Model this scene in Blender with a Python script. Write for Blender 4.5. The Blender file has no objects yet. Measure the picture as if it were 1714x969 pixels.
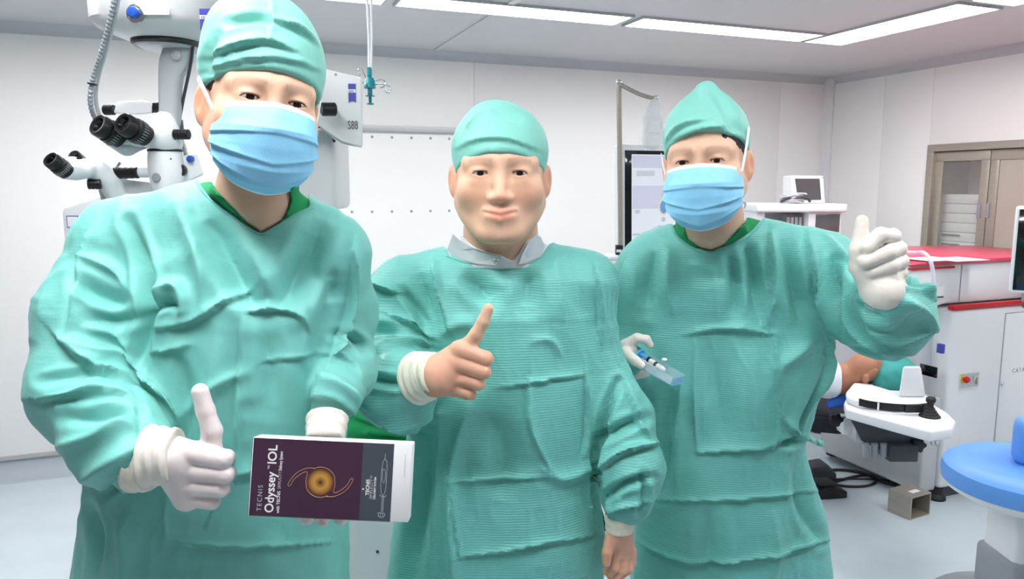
import bpy, bmesh, math, random, time
import numpy as np
from mathutils import Vector, Matrix

# ------------------------------------------------------------------ camera
FPX, CX, CY, CAM_Z = 1250.0, 857.0, 484.5, 1.55
PITCH = math.atan(172 / FPX)
cam_data = bpy.data.cameras.new('camera')
cam_data.sensor_fit = 'HORIZONTAL'; cam_data.sensor_width = 36.0
cam_data.lens = FPX / 1714 * 36.0
cam_data.clip_start = 0.05; cam_data.clip_end = 50
camera = bpy.data.objects.new('camera', cam_data)
bpy.context.scene.collection.objects.link(camera)
camera.location = (0, 0, CAM_Z)
camera.rotation_euler = (math.pi / 2 - PITCH, 0, 0)
bpy.context.scene.camera = camera

# ------------------------------------------------------------------ world, exposure
scn = bpy.context.scene
scn.view_settings.view_transform = 'Standard'
scn.view_settings.look = 'None'
scn.view_settings.exposure = 0.0
scn.view_settings.gamma = 1.0
scn.view_settings.use_curve_mapping = False
world = bpy.data.worlds.new('world'); scn.world = world
world.use_nodes = True
world.node_tree.nodes['Background'].inputs[0].default_value = (1.0, 0.995, 0.985, 1)
world.node_tree.nodes['Background'].inputs[1].default_value = 0.20
PANEL_EMIT = 16.5

# ------------------------------------------------------------------ pixel -> world (frame 1714 x 969)
_F = np.array([0, math.cos(PITCH), -math.sin(PITCH)])
_U = np.array([0, math.sin(PITCH), math.cos(PITCH)])
_R = np.array([1.0, 0, 0])
_C = np.array([0, 0, CAM_Z])
def ray(px, py): return _F + (px - CX) / FPX * _R - (py - CY) / FPX * _U
def P(px, py, d):                      # the point seen at a pixel at depth Y = d
    r = ray(px, py); return _C + r * (d / r[1])
def onz(px, py, z):                    # the point seen at a pixel on the level z
    r = ray(px, py); return _C + r * ((z - CAM_Z) / r[2])
def onplane(px, py, q, n):             # the point seen at a pixel on a plane
    r = ray(px, py); return _C + r * (np.dot(np.array(q) - _C, n) / np.dot(r, n))

# ------------------------------------------------------------------ mesh helpers
COL = bpy.context.scene.collection
def setp(o, label=None, cat=None, group=None, kind=None):
    if label: o['label'] = label
    if cat: o['category'] = cat
    if group: o['group'] = group
    if kind: o['kind'] = kind
    return o
def empty(name, loc=(0, 0, 0), label=None, cat=None, group=None):
    o = bpy.data.objects.new(name, None); COL.objects.link(o)
    o.location = loc; o.empty_display_size = 0.1
    bpy.context.view_layer.update()
    return setp(o, label, cat, group)
def link(name, me, m=None, parent=None):
    o = bpy.data.objects.new(name, me); COL.objects.link(o)
    if m is not None:
        me.materials.clear()
        for k in (m if isinstance(m, (list, tuple)) else [m]): me.materials.append(k)
    if parent is not None:
        o.parent = parent
        o.matrix_parent_inverse = parent.matrix_world.inverted()
    return o
def frame(origin, xdir, ydir=None, zdir=None):
    """Matrix whose local x runs along xdir; z near zdir."""
    x = Vector(xdir).normalized()
    if ydir is not None:
        y = Vector(ydir); z = x.cross(y).normalized(); y = z.cross(x)
    else:
        z = Vector(zdir if zdir is not None else (0, 0, 1)); y = z.cross(x).normalized(); z = x.cross(y)
    M = Matrix((x, y, z)).transposed().to_4x4(); M.translation = Vector(origin)
    return M
class MB:
    def __init__(s, M=None):
        s.v = []; s.f = []; s.mi = []; s.M = M if M is not None else Matrix.Identity(4); s.cur = 0; s.bm = None
    def add(s, vs, fs):
        n = len(s.v); s.v += [tuple(s.M @ Vector(p)) for p in vs]
        for f in fs: s.f.append(tuple(i + n for i in f)); s.mi.append(s.cur)
        return s
    def box(s, lo, hi):
        x0, y0, z0 = lo; x1, y1, z1 = hi
        return s.add([(x0,y0,z0),(x1,y0,z0),(x1,y1,z0),(x0,y1,z0),(x0,y0,z1),(x1,y0,z1),(x1,y1,z1),(x0,y1,z1)],
                     [(0,3,2,1),(4,5,6,7),(0,1,5,4),(1,2,6,5),(2,3,7,6),(3,0,4,7)])
    def cbox(s, c, size, R=None):
        h = [k / 2 for k in size]; R = R or Matrix.Identity(3); c = Vector(c)
        pts = [c + R @ Vector((sx*h[0], sy*h[1], sz*h[2])) for sz in (-1,1) for sx, sy in ((-1,-1),(1,-1),(1,1),(-1,1))]
        return s.add(pts, [(0,3,2,1),(4,5,6,7),(0,1,5,4),(1,2,6,5),(2,3,7,6),(3,0,4,7)])
    def tube(s, pts, r, n=12, caps=True):
        pts = [Vector(p) for p in pts]; rs = r if isinstance(r, (list, tuple)) else [r] * len(pts)
        ring = []; vs = []; fs = []
        t = (pts[1] - pts[0]).normalized()
        u = t.orthogonal().normalized()
        for i, p in enumerate(pts):
            if i == 0: t2 = (pts[1] - p)
            elif i == len(pts) - 1: t2 = (p - pts[i-1])
            else: t2 = (pts[i+1] - pts[i-1])
            if t2.length > 1e-9: t2.normalize()
            else: t2 = t
            q = t.rotation_difference(t2); u = (q @ u).normalized(); t = t2; w = t.cross(u)
            for k in range(n):
                a = 2 * math.pi * k / n
                vs.append(p + (u * math.cos(a) + w * math.sin(a)) * rs[i])
        for i in range(len(pts) - 1):
            for k in range(n):
                a, b = i*n + k, i*n + (k+1) % n
                fs.append((a, b, b + n, a + n))
        if caps:
            fs.append(tuple(range(n))[::-1]); fs.append(tuple((len(pts)-1)*n + k for k in range(n)))
        return s.add(vs, fs)
    def lathe(s, prof, n=24, M=None, caps=True):
        """prof: list of (r, z) about the local z axis of M"""
        M = M or Matrix.Identity(4); vs = []; fs = []
        for r, z in prof:
            for k in range(n):
                a = 2*math.pi*k/n; vs.append(M @ Vector((r*math.cos(a), r*math.sin(a), z)))
        for i in range(len(prof)-1):
            for k in range(n):
                a, b = i*n + k, i*n + (k+1) % n
                fs.append((a, b, b+n, a+n))
        if caps:
            fs.append(tuple(range(n))[::-1]); fs.append(tuple((len(prof)-1)*n + k for k in range(n)))
        return s.add(vs, fs)
    def prism(s, poly, a, b, M=None):
        """poly in local xy, from z=a to z=b"""
        M = M or Matrix.Identity(4); n = len(poly)
        vs = [M @ Vector((x, y, a)) for x, y in poly] + [M @ Vector((x, y, b)) for x, y in poly]
        return s.add(vs, [tuple(range(n))[::-1], tuple(range(n, 2*n))] + [(i, (i+1) % n, (i+1) % n + n, i + n) for i in range(n)])
    def ball(s, c, r, n=14):
        rr = r if isinstance(r, (list, tuple)) else (r, r, r); c = Vector(c); vs = []; fs = []
        m = n // 2
        for i in range(1, m):
            t = math.pi * i / m
            for k in range(n):
                a = 2*math.pi*k/n
                vs.append(c + Vector((rr[0]*math.sin(t)*math.cos(a), rr[1]*math.sin(t)*math.sin(a), rr[2]*math.cos(t))))
        top = len(vs); vs.append(c + Vector((0,0,rr[2]))); vs.append(c - Vector((0,0,rr[2])))
        for i in range(m-2):
            for k in range(n):
                a, b = i*n+k, i*n+(k+1) % n
                fs.append((a, a+n, b+n, b))
        for k in range(n):
            fs.append((top, k, (k+1) % n)); o = (m-2)*n; fs.append((top+1, o+(k+1) % n, o+k))
        return s.add(vs, fs)
    def build(s, name, m, parent=None, bevel=0, seg=2, smooth=True, ang=35):
        me = bpy.data.meshes.new(name); me.from_pydata(s.v, [], s.f)
        if isinstance(m, (list, tuple)):
            me.polygons.foreach_set('material_index', s.mi)
        bm = bmesh.new(); bm.from_mesh(me)
        bmesh.ops.recalc_face_normals(bm, faces=bm.faces)
        if bevel:
            bm.normal_update()
            es = [e for e in bm.edges if len(e.link_faces) == 2 and e.calc_face_angle(0) > math.radians(30)]
            bmesh.ops.bevel(bm, geom=es, offset=bevel, segments=seg, profile=0.5, affect='EDGES', clamp_overlap=True)
        for f in bm.faces: f.smooth = smooth
        for e in bm.edges:
            if len(e.link_faces) == 2 and e.calc_face_angle(0) > math.radians(ang): e.smooth = False
        bm.to_mesh(me); bm.free()
        return link(name, me, m, parent)
def text(body, size, M, m, parent, name='lettering', depth=0.0006, spacing=1.0, align='LEFT', bold=0.0, xs=1.0):
    cu = bpy.data.curves.new('t', 'FONT'); cu.body = body; cu.size = size; cu.extrude = depth
    cu.space_character = spacing; cu.align_x = align; cu.offset = bold; cu.resolution_u = 3
    o = bpy.data.objects.new('t', cu); COL.objects.link(o)
    dg = bpy.context.evaluated_depsgraph_get(); me = bpy.data.meshes.new_from_object(o.evaluated_get(dg))
    bpy.data.objects.remove(o)
    S = Matrix.Diagonal((xs, 1, 1, 1))
    me.transform(M @ S); me.name = name
    return link(name, me, m, parent)

# ------------------------------------------------------------------ materials
def lin(c):
    return tuple(((x/255)/12.92 if x/255 <= 0.04045 else ((x/255+0.055)/1.055)**2.4) for x in c)
def mat(name, rgb, rough=0.5, metal=0.0, emit=0, spec=0.5, var=0.0, vscale=6.0, bump=0.0, bscale=200.0, trans=0, alpha=1, sheen=0, sss=0, ior=1.45, stretch=(1,1,1), coat=0, vcol=False):
    m = bpy.data.materials.new(name); m.use_nodes = True
    nt = m.node_tree; b = nt.nodes['Principled BSDF']; c = (*lin(rgb), 1)
    b.inputs['Base Color'].default_value = c
    b.inputs['Roughness'].default_value = rough; b.inputs['Metallic'].default_value = metal
    b.inputs['Specular IOR Level'].default_value = spec; b.inputs['IOR'].default_value = ior
    b.inputs['Transmission Weight'].default_value = trans; b.inputs['Alpha'].default_value = alpha
    b.inputs['Coat Weight'].default_value = coat
    if sheen:
        b.inputs['Sheen Weight'].default_value = sheen; b.inputs['Sheen Roughness'].default_value = 0.4
    if sss:
        b.inputs['Subsurface Weight'].default_value = sss; b.inputs['Subsurface Radius'].default_value = (0.012, 0.005, 0.003)
        b.inputs['Subsurface Scale'].default_value = 1.0
    if emit:
        b.inputs['Emission Color'].default_value = c; b.inputs['Emission Strength'].default_value = emit
    tc = nt.nodes.new('ShaderNodeTexCoord'); mp = nt.nodes.new('ShaderNodeMapping')
    mp.inputs['Scale'].default_value = stretch
    nt.links.new(tc.outputs['Object'], mp.inputs['Vector'])
    src = None
    if vcol:
        a = nt.nodes.new('ShaderNodeVertexColor'); a.layer_name = 'tint'; src = a.outputs['Color']
        nt.links.new(src, b.inputs['Base Color'])
    if var:
        n = nt.nodes.new('ShaderNodeTexNoise'); n.inputs['Scale'].default_value = vscale; n.inputs['Detail'].default_value = 5
        nt.links.new(mp.outputs[0], n.inputs['Vector'])
        r = nt.nodes.new('ShaderNodeMapRange'); r.inputs[1].default_value = 0.3; r.inputs[2].default_value = 0.7
        r.inputs[3].default_value = 1 - var; r.inputs[4].default_value = 1 + var
        nt.links.new(n.outputs[0], r.inputs[0])
        mx = nt.nodes.new('ShaderNodeVectorMath'); mx.operation = 'SCALE'
        if src is not None: nt.links.new(src, mx.inputs[0])
        else: mx.inputs[0].default_value = c[:3]
        nt.links.new(r.outputs[0], mx.inputs['Scale']); nt.links.new(mx.outputs[0], b.inputs['Base Color'])
    if bump:
        n = nt.nodes.new('ShaderNodeTexNoise'); n.inputs['Scale'].default_value = bscale; n.inputs['Detail'].default_value = 3
        nt.links.new(mp.outputs[0], n.inputs['Vector'])
        bp = nt.nodes.new('ShaderNodeBump'); bp.inputs['Strength'].default_value = bump; bp.inputs['Distance'].default_value = 0.002
        nt.links.new(n.outputs[0], bp.inputs['Height']); nt.links.new(bp.outputs[0], b.inputs['Normal'])
    return m
M_ = {}
M_['wall'] = mat('white_wall_panel', (243, 242, 241), 0.45, var=0.012, vscale=1.5)
M_['ceil'] = mat('ceiling_panel', (212, 213, 214), 0.5, var=0.012, vscale=1.0)
M_['trim'] = mat('aluminium_trim', (190, 190, 192), 0.4, metal=0.3)
M_['floor'] = mat('vinyl_floor', (196, 208, 216), 0.22, var=0.035, vscale=5.0, spec=0.5)
M_['cove'] = mat('vinyl_cove', (170, 180, 188), 0.35, var=0.02)
M_['led'] = mat('led_panel', (255, 255, 255), 0.5, emit=PANEL_EMIT)
M_['frost'] = mat('frosted_pane', (240, 240, 255), 0.35, emit=0.10, var=0.01)
M_['steel'] = mat('brushed_steel', (174, 166, 154), 0.38, metal=0.5, var=0.05, vscale=8, stretch=(1, 1, 12))
M_['chrome'] = mat('chrome', (215, 215, 218), 0.12, metal=1.0)
M_['white'] = mat('white_plastic', (236, 237, 240), 0.35, var=0.01)
M_['offwhite'] = mat('offwhite_enamel', (222, 222, 224), 0.35, var=0.012)
M_['lgrey'] = mat('light_grey_plastic', (196, 198, 202), 0.4, var=0.02)
M_['mgrey'] = mat('grey_plastic', (150, 154, 160), 0.4, var=0.02)
M_['dgrey'] = mat('dark_grey_plastic', (66, 70, 76), 0.45, var=0.03)
M_['black'] = mat('black_plastic', (26, 25, 28), 0.35)
M_['rubber'] = mat('black_rubber', (34, 34, 36), 0.6)
M_['glossblack'] = mat('gloss_black_glass', (14, 15, 18), 0.08, coat=0.5)
M_['red'] = mat('red_lid', (206, 72, 98), 0.35, var=0.03)
M_['redstripe'] = mat('red_stripe', (196, 24, 34), 0.35)
M_['blueseat'] = mat('blue_vinyl', (102, 160, 236), 0.42, var=0.02, bump=0.08, bscale=300)
M_['blueknob'] = mat('blue_knob', (44, 90, 190), 0.25)
M_['logo'] = mat('logo_blue', (66, 66, 165), 0.4)
M_['tealplastic'] = mat('teal_plastic', (16, 140, 150), 0.3)
M_['paper'] = mat('white_paper', (244, 244, 246), 0.6)
M_['ink'] = mat('grey_ink', (90, 92, 98), 0.6)
M_['clear'] = mat('clear_plastic', (215, 230, 240), 0.06, alpha=0.28)
M_['glass'] = mat('cabinet_glass', (205, 208, 204), 0.06, alpha=0.16)
M_['glassglare'] = mat('glare_cabinet_glass', (206, 200, 188), 0.15, alpha=0.62)  # reflection on the right door put into its pale colour and opacity
M_['green'] = mat('green_cotton', (18, 140, 84), 0.8, var=0.06, vscale=20, bump=0.2, bscale=500)
M_['whitecloth'] = mat('white_cloth', (235, 238, 246), 0.8, var=0.02, bump=0.2, bscale=300)
M_['bluecloth'] = mat('blue_cloth', (50, 105, 205), 0.8)
M_['navy'] = mat('navy_cushion', (22, 24, 36), 0.6)
M_['tealcloth'] = mat('teal_drape', (62, 158, 152), 0.7, var=0.04, vscale=14)
# ------------------------------------------------------------------ room shell
HC = 2.37
corner = onz(1390, 130, HC)
TH = math.radians(21.3)
E1 = np.array([math.cos(TH), math.sin(TH), 0]); E2 = np.array([-math.sin(TH), math.cos(TH), 0]); EZ = np.array([0, 0, 1.0])
C0 = np.array([corner[0], corner[1], 0])
def rm(u, v, z): return C0 + E1 * u + E2 * v + EZ * z
RM = frame(C0, E1, E2)
def uv(p): q = np.array(p) - C0; return float(q @ E1), float(q @ E2), float(q[2])
def onback(px, py): return uv(onplane(px, py, C0, E2))
def onright(px, py): return uv(onplane(px, py, C0, E1))
def st(name, mb, m, parent=None, **k):
    o = mb.build(name, m, parent, **k)
    if parent is None: o['kind'] = 'structure'
    return o
st('floor', MB(RM).box((-7.4, -8.6, -0.08), (0.0, 0.0, 0.0)), M_['floor'])
st('ceiling', MB(RM).box((-7.4, -8.6, HC), (0.12, 0.12, HC + 0.08)), M_['ceil'])
# the back wall of wide enamel panels with a frosted window let into it
win0, win1 = onback(562, 205), onback(790, 212)
WZ1 = onback(600, 209)[2]; WU0 = onback(546, 300)[0]; WU1 = onback(795, 300)[0]; WZ0 = 0.75
wb = MB(RM)
seams = [onback(188, 200)[0], onback(1063 + 240, 200)[0]]
us = sorted([-7.4, WU0, WU1, 0.0])
wall_back = st('wall_back', MB(RM).box((-7.4, 0.02, 0), (0.1, 0.12, HC)), M_['wall'])
edges = [-7.4, WU0, WU1, onback(1305, 200)[0], 0.0]
for a, b in zip(edges[:-1], edges[1:]):
    if a == WU0:
        MB(RM).box((a, 0, 0), (b - 0.002, 0.03, WZ0)).build('wall_panel', M_['wall'], wall_back, bevel=0.001)
        MB(RM).box((a, 0, WZ1), (b - 0.002, 0.03, HC)).build('wall_panel', M_['wall'], wall_back, bevel=0.001)
    else:
        MB(RM).box((a, 0, 0), (b - 0.002, 0.03, HC)).build('wall_panel', M_['wall'], wall_back, bevel=0.001)
# right wall with the opening of the instrument cabinet
CBV0 = onright(1551, 300)[1]; CBZ1 = onright(1551, 243)[2]; CBV1 = CBV0 - 1.75; CBZ0 = 0.85
wall_right = st('wall_right', MB(RM).box((0.36, -8.6, 0), (0.42, 0.1, HC)), M_['wall'])
ed = [0.02, onright(1478, 200)[1], CBV0, CBV1, CBV1 - 1.2, CBV1 - 2.4, -8.6]
for a, b in zip(ed[:-1], ed[1:]):
    if a == CBV0:
        MB(RM).box((0, b, 0), (0.05, a - 0.002, CBZ0)).build('wall_panel', M_['wall'], wall_right, bevel=0.001)
        MB(RM).box((0, b, CBZ1), (0.05, a - 0.002, HC)).build('wall_panel', M_['wall'], wall_right, bevel=0.001)
    else:
        MB(RM).box((0, b, 0), (0.05, a - 0.002, HC)).build('wall_panel', M_['wall'], wall_right, bevel=0.001)
# rounded vertical corner strip, ceiling coves, vinyl base cove
st('trim_1', MB(RM).prism([(0,0),(-.055,0),(-.052,-.012),(-.035,-.022),(-.022,-.035),(-.012,-.052),(0,-.055)], 0.1, HC), M_['offwhite'])
def cove(name, along, L, z, up, m, w=0.06):
    mb = MB(RM); n = 6
    pr = [(0, 0), (w, 0)] + [(w - w*math.sin(t), w - w*math.cos(t)) for t in [math.pi/2*k/n*1.0 for k in range(1, n)]] + [(0, w)]
    vs = []
    for s_ in (0, 1):
        for a, b in pr:
            zz = z + (b if up else -b)
            vs.append((-L*s_, -a, zz) if along == 'u' else (-a, -L*s_, zz))
    k = len(pr)
    mb.add(vs, [tuple(range(k)), tuple(range(k, 2*k))[::-1]] + [(i, (i+1) % k, (i+1) % k + k, i + k) for i in range(k)])
    return st(name, mb, m)
cove('trim_2', 'u', 7.4, HC, False, M_['lgrey'], 0.055)
cove('trim_3', 'v', 8.6, HC, False, M_['lgrey'], 0.055)
cove('baseboard_back', 'u', 7.4, 0.0, True, M_['cove'], 0.10)
cove('baseboard_right', 'v', 8.6, 0.0, True, M_['cove'], 0.10)
st('trim_4', MB(RM).box((-7.4, -0.012, 0.10), (0, 0.0, 0.122)), M_['trim'])
st('trim_5', MB(RM).box((-0.012, -8.6, 0.10), (0, 0, 0.122)), M_['trim'])
# ceiling panel joints (raised strips) 
def cu(px, py): return uv(onz(px, py, HC))
ceil_o = bpy.data.objects['ceiling']
a = cu(760, 65); 
for du in (-4.4, -2.95, -1.5, 0):
    u = a[0] + du + 0.0
    if u < -7.3: continue
    MB(RM).box((u - 0.018, -8.6, HC - 0.006), (u + 0.018, -0.05, HC)).build('joint_strip', M_['ceil'], ceil_o, bevel=0.002)
# LED panels
pA = cu(1067, 22); pB = cu(1040, 38); pC = cu(1364, 56); pD = cu(1335, 69); pE = cu(1632, 10); pF = cu(1661, 18)
v0 = (pB[1] + pD[1]) / 2; v1 = (pA[1] + pC[1]) / 2           # strip along the back wall
LED_W = abs(v1 - v0)
u_end = pD[0] - 0.02; Lp = abs(pD[0] - pB[0]) - 0.04
def led(u0, u1, va, vb, label):
    t = empty('ceiling_light', rm((u0+u1)/2, (va+vb)/2, HC - 0.012), label, 'ceiling light', 'recessed ceiling light panels')
    f = 0.012
    fr = MB(RM)
    fr.box((u0, va, HC-.012), (u1, va+f, HC)); fr.box((u0, vb-f, HC-.012), (u1, vb, HC))
    fr.box((u0, va+f, HC-.012), (u0+f, vb-f, HC)); fr.box((u1-f, va+f, HC-.012), (u1, vb-f, HC))
    fr.build('frame', M_['trim'], t)
    MB(RM).box((u0+f, va+f, HC-.009), (u1-f, vb-f, HC-.003)).build('diffuser', M_['led'], t)
va, vb = min(v0, v1), max(v0, v1)
u = u_end
names = ['glowing ceiling panel along the back wall, the one ending at the corner of the row',
         'glowing ceiling panel along the back wall, above the capped man in the middle',
         'glowing ceiling panel along the back wall, cut by the frame top beside the hook pendant',
         'ceiling panel along the back wall above the microscope head']
for k, nm in enumerate(names):
    led(u - Lp, u, va, vb, nm); u -= Lp + 0.045
w2 = 0.29; ua = u_end + 0.02
vr = va + LED_W
nr = ['glowing ceiling panel running along the right wall, next to the corner of the row',
      'glowing ceiling panel along the right wall, cut by the upper right edge of the picture',
      'third ceiling panel along the right wall, nearest the viewer']
Lr = abs(cu(1632, 6)[1] - cu(1364, 70)[1])
v = vr
for nm in nr:
    led(ua, ua + w2, v - Lr, v, nm); v -= Lr + 0.045
# unseen panels closing the rectangle; overhead row placed for its light on the people
vv = v + 0.3
u = u_end
for nm in ['added unseen ceiling panel overhead of the viewer, right', 'added unseen ceiling panel overhead of the viewer, middle', 'added unseen ceiling panel overhead of the viewer, left']:
    led(u - Lp, u, vv - LED_W, vv, nm); u -= Lp + 0.045
v = vr
ul = u + 0.3
for nm in ['first ceiling panel of the left-hand row', 'second ceiling panel of the left-hand row', 'third ceiling panel of the left-hand row']:
    led(ul - w2, ul, v - Lr, v, nm); v -= Lr + 0.045
# frosted window in the back wall with rows of small dots
t = empty('window_1', rm((WU0+WU1)/2, 0, WZ0)); t['kind'] = 'structure'
MB(RM).box((WU0, 0.028, WZ0), (WU1, 0.034, WZ1)).build('pane', M_['frost'], t)
fw = 0.034
fr = MB(RM).box((WU0, -0.012, WZ1-fw), (WU1, 0.03, WZ1)).box((WU0, -0.012, WZ0), (WU1, 0.03, WZ0+fw)).box((WU0, -0.012, WZ0), (WU0+fw, 0.03, WZ1)).box((WU1-fw, -0.012, WZ0), (WU1, 0.03, WZ1))
fr.build('window_frame', M_['trim'], t, bevel=0.003)
for ry in (228, 355, 480):
    k0 = onback(590, ry); du = (onback(722, ry)[0] - onback(590, ry)[0]) / 4
    for i in range(-1, 6):
        MB(RM).lathe([(0.013, 0), (0.013, 0.005), (0.007, 0.009)], 10, Matrix.Translation((k0[0] + du*i, 0.028, k0[2])) @ Matrix.Rotation(math.pi/2, 4, 'X')).build('fixing_stud', M_['mgrey'], t)
# ------------------------------------------------------------------ implicit shapes -> one continuous mesh
f32 = np.float32
def smin(a, b, k):
    if k <= 0: return np.minimum(a, b)
    h = np.maximum(k - np.abs(a - b), 0) / k
    return np.minimum(a, b) - h * h * k * 0.25
def smax(a, b, k): return -smin(-a, -b, k)
def seg(p, a, b, ra, rb, n=None, s=1.0):
    """tapered capsule; cross-section squeezed by s along n"""
    a = np.asarray(a, f32); b = np.asarray(b, f32); ab = b - a
    q = p - a; t = np.clip(q @ ab / max(float(ab @ ab), 1e-12), 0, 1)
    q = q - t[:, None] * ab
    if n is not None:
        n = np.asarray(n, f32); n = n / np.linalg.norm(n)
        c = q @ n; q = q + (c * (1 / s - 1))[:, None] * n
    return np.sqrt((q * q).sum(1)) - (ra + (rb - ra) * t)
def chain(p, pts, k=0.01, n=None, s=1.0):
    """pts: list of (xyz, r)"""
    d = None
    for (a, ra), (b, rb) in zip(pts[:-1], pts[1:]):
        e = seg(p, a, b, ra, rb, n, s); d = e if d is None else smin(d, e, k)
    return d
def ell(p, c, r, R=None):
    q = p - np.asarray(c, f32)
    if R is not None: q = q @ np.asarray(R, f32)
    r = np.asarray(r, f32)
    k0 = np.sqrt(((q / r) ** 2).sum(1)); k1 = np.sqrt(((q / (r * r)) ** 2).sum(1))
    return k0 * (k0 - 1) / np.maximum(k1, 1e-6)
def loft(p, rows, e=2.3):
    """rows: (z, cx, cy, a, b) from low to high"""
    R = np.asarray(rows, f32); z = p[:, 2]
    g = [np.interp(z, R[:, 0], R[:, i]) for i in (1, 2, 3, 4)]
    u = np.abs((p[:, 0] - g[0]) / g[2]); v = np.abs((p[:, 1] - g[1]) / g[3])
    d = ((u ** e + v ** e) ** (1 / e) - 1) * np.minimum(g[2], g[3])
    return np.maximum(np.maximum(d, z - R[-1, 0]), R[0, 0] - z)
def mesh_sdf(f, lo, hi, h, B=8, slack=0.0):
    lo = np.asarray(lo, float); hi = np.asarray(hi, float)
    nb = np.ceil((hi - lo) / (h * B)).astype(int) + 1
    n = nb * B
    bc = [lo[i] + (np.arange(nb[i]) * B + (B - 1) / 2) * h for i in range(3)]
    G = np.stack(np.meshgrid(*bc, indexing='ij'), -1).reshape(-1, 3).astype(f32)
    c = f(G)
    keep = np.abs(c) < B * h * 0.9 * 1.2 + h + slack
    sg = np.where(c < 0, -1, 1).astype(f32).reshape(nb)
    D = np.repeat(np.repeat(np.repeat(sg, B, 0), B, 1), B, 2)
    K = np.argwhere(keep.reshape(nb)); o = np.stack(np.meshgrid(*[np.arange(B)] * 3, indexing='ij'), -1).reshape(-1, 3)
    for s0 in range(0, len(K), 600):
        kk = K[s0:s0 + 600]
        I = (kk[:, None, :] * B + o[None]).reshape(-1, 3)
        D[I[:, 0], I[:, 1], I[:, 2]] = f((lo + I * h).astype(f32))
    S = (D < 0)
    u8 = S.astype(np.uint8)
    t = u8[:-1] + u8[1:]; t = t[:, :-1] + t[:, 1:]; t = t[:, :, :-1] + t[:, :, 1:]
    A = (t > 0) & (t < 8)
    idx = np.full(A.shape, -1, np.int32); C = np.argwhere(A); idx[A] = np.arange(len(C))
    acc = np.zeros((len(C), 3)); cnt = np.zeros(len(C))
    cor = [(0,0,0),(1,0,0),(0,1,0),(1,1,0),(0,0,1),(1,0,1),(0,1,1),(1,1,1)]
    val = [D[C[:,0]+a, C[:,1]+b, C[:,2]+c_] for a, b, c_ in cor]
    for i in range(8):
        for ax in range(3):
            if cor[i][ax] == 0:
                j = i + (1 << ax); v0, v1 = val[i], val[j]
                m = (v0 < 0) != (v1 < 0); tt = np.where(m, v0 / np.where(m, v0 - v1, 1), 0)
                pos = np.tile(np.array(cor[i], float), (len(C), 1)); pos[:, ax] += tt
                acc += pos * m[:, None]; cnt += m
    V = lo + (C + acc / cnt[:, None]) * h
    Fs = []
    for ax in range(3):
        sl0 = [slice(None)] * 3; sl1 = [slice(None)] * 3; sl0[ax] = slice(None, -1); sl1[ax] = slice(1, None)
        ch = S[tuple(sl0)] != S[tuple(sl1)]
        E_ = np.argwhere(ch); b_, c_ = [(1, 2), (2, 0), (0, 1)][ax]
        E_ = E_[(E_[:, b_] > 0) & (E_[:, c_] > 0) & (E_[:, b_] < S.shape[b_] - 1) & (E_[:, c_] < S.shape[c_] - 1)]
        def cell(db, dc):
            q = E_.copy(); q[:, b_] += db; q[:, c_] += dc; return idx[q[:, 0], q[:, 1], q[:, 2]]
        q = np.stack([cell(-1, -1), cell(0, -1), cell(0, 0), cell(-1, 0)], 1)
        inside = S[E_[:, 0], E_[:, 1], E_[:, 2]]
        q[~inside] = q[~inside][:, ::-1]
        Fs.append(q[(q >= 0).all(1)])
    return V, np.concatenate(Fs)
def np_mesh(name, V, F, smooth=True):
    me = bpy.data.meshes.new(name)
    me.vertices.add(len(V)); me.vertices.foreach_set('co', np.asarray(V, f32).ravel())
    k = F.shape[1]
    me.loops.add(F.size); me.loops.foreach_set('vertex_index', F.astype(np.int32).ravel())
    me.polygons.add(len(F)); me.polygons.foreach_set('loop_start', np.arange(len(F), dtype=np.int32) * k)
    me.update(calc_edges=True)
    me.polygons.foreach_set('use_smooth', np.ones(len(F), bool)); me.validate(); me.update()
    return me
def vnormals(V, F):
    a = V[F[:, 2]] - V[F[:, 0]]; b = V[F[:, 3]] - V[F[:, 1]]; n = np.cross(a, b)
    N = np.zeros_like(V)
    for i in range(4): 
        for j in range(3): N[:, j] += np.bincount(F[:, i], n[:, j], len(V))
    return N / np.maximum(np.linalg.norm(N, axis=1), 1e-12)[:, None]
def lap(V, F, it=1, w=0.5):
    E_ = np.concatenate([F[:, [0, 1]], F[:, [1, 2]], F[:, [2, 3]], F[:, [3, 0]]])
    cnt = np.bincount(E_.ravel(), minlength=len(V)).astype(float)[:, None]
    for _ in range(it):
        S = np.zeros_like(V)
        for j in range(3):
            S[:, j] = np.bincount(E_[:, 0], V[E_[:, 1], j], len(V)) + np.bincount(E_[:, 1], V[E_[:, 0], j], len(V))
        V = V + w * (S / np.maximum(cnt, 1) - V)
    return V
def combine(parts):
    Vs = []; Fs = []; n = 0
    for V, F in parts: Vs.append(V); Fs.append(F + n); n += len(V)
    return np.concatenate(Vs), np.concatenate(Fs)
def projpx(V):
    q = V - _C; w = q @ _F
    return CX + FPX * q[:, 0] / w, CY - FPX * (q @ _U) / w
def vnoise(V, sc, seed=0):
    """smooth value noise in numpy, about -1..1"""
    q = V * sc + seed * 17.31; i = np.floor(q).astype(np.int64); u = q - i; u = u * u * (3 - 2 * u)
    def h(a, b, c):
        x = (a * 374761393 + b * 668265263 + c * 2147483647 + seed * 69069) & 0xffffffff
        x = ((x ^ (x >> 13)) * 1274126177) & 0xffffffff
        return ((x ^ (x >> 16)) & 0xffff) / 32767.5 - 1
    r = 0
    for a in (0, 1):
        for b in (0, 1):
            for c in (0, 1):
                w = (u[:, 0] if a else 1 - u[:, 0]) * (u[:, 1] if b else 1 - u[:, 1]) * (u[:, 2] if c else 1 - u[:, 2])
                r = r + w * h(i[:, 0] + a, i[:, 1] + b, i[:, 2] + c)
    return r
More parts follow.
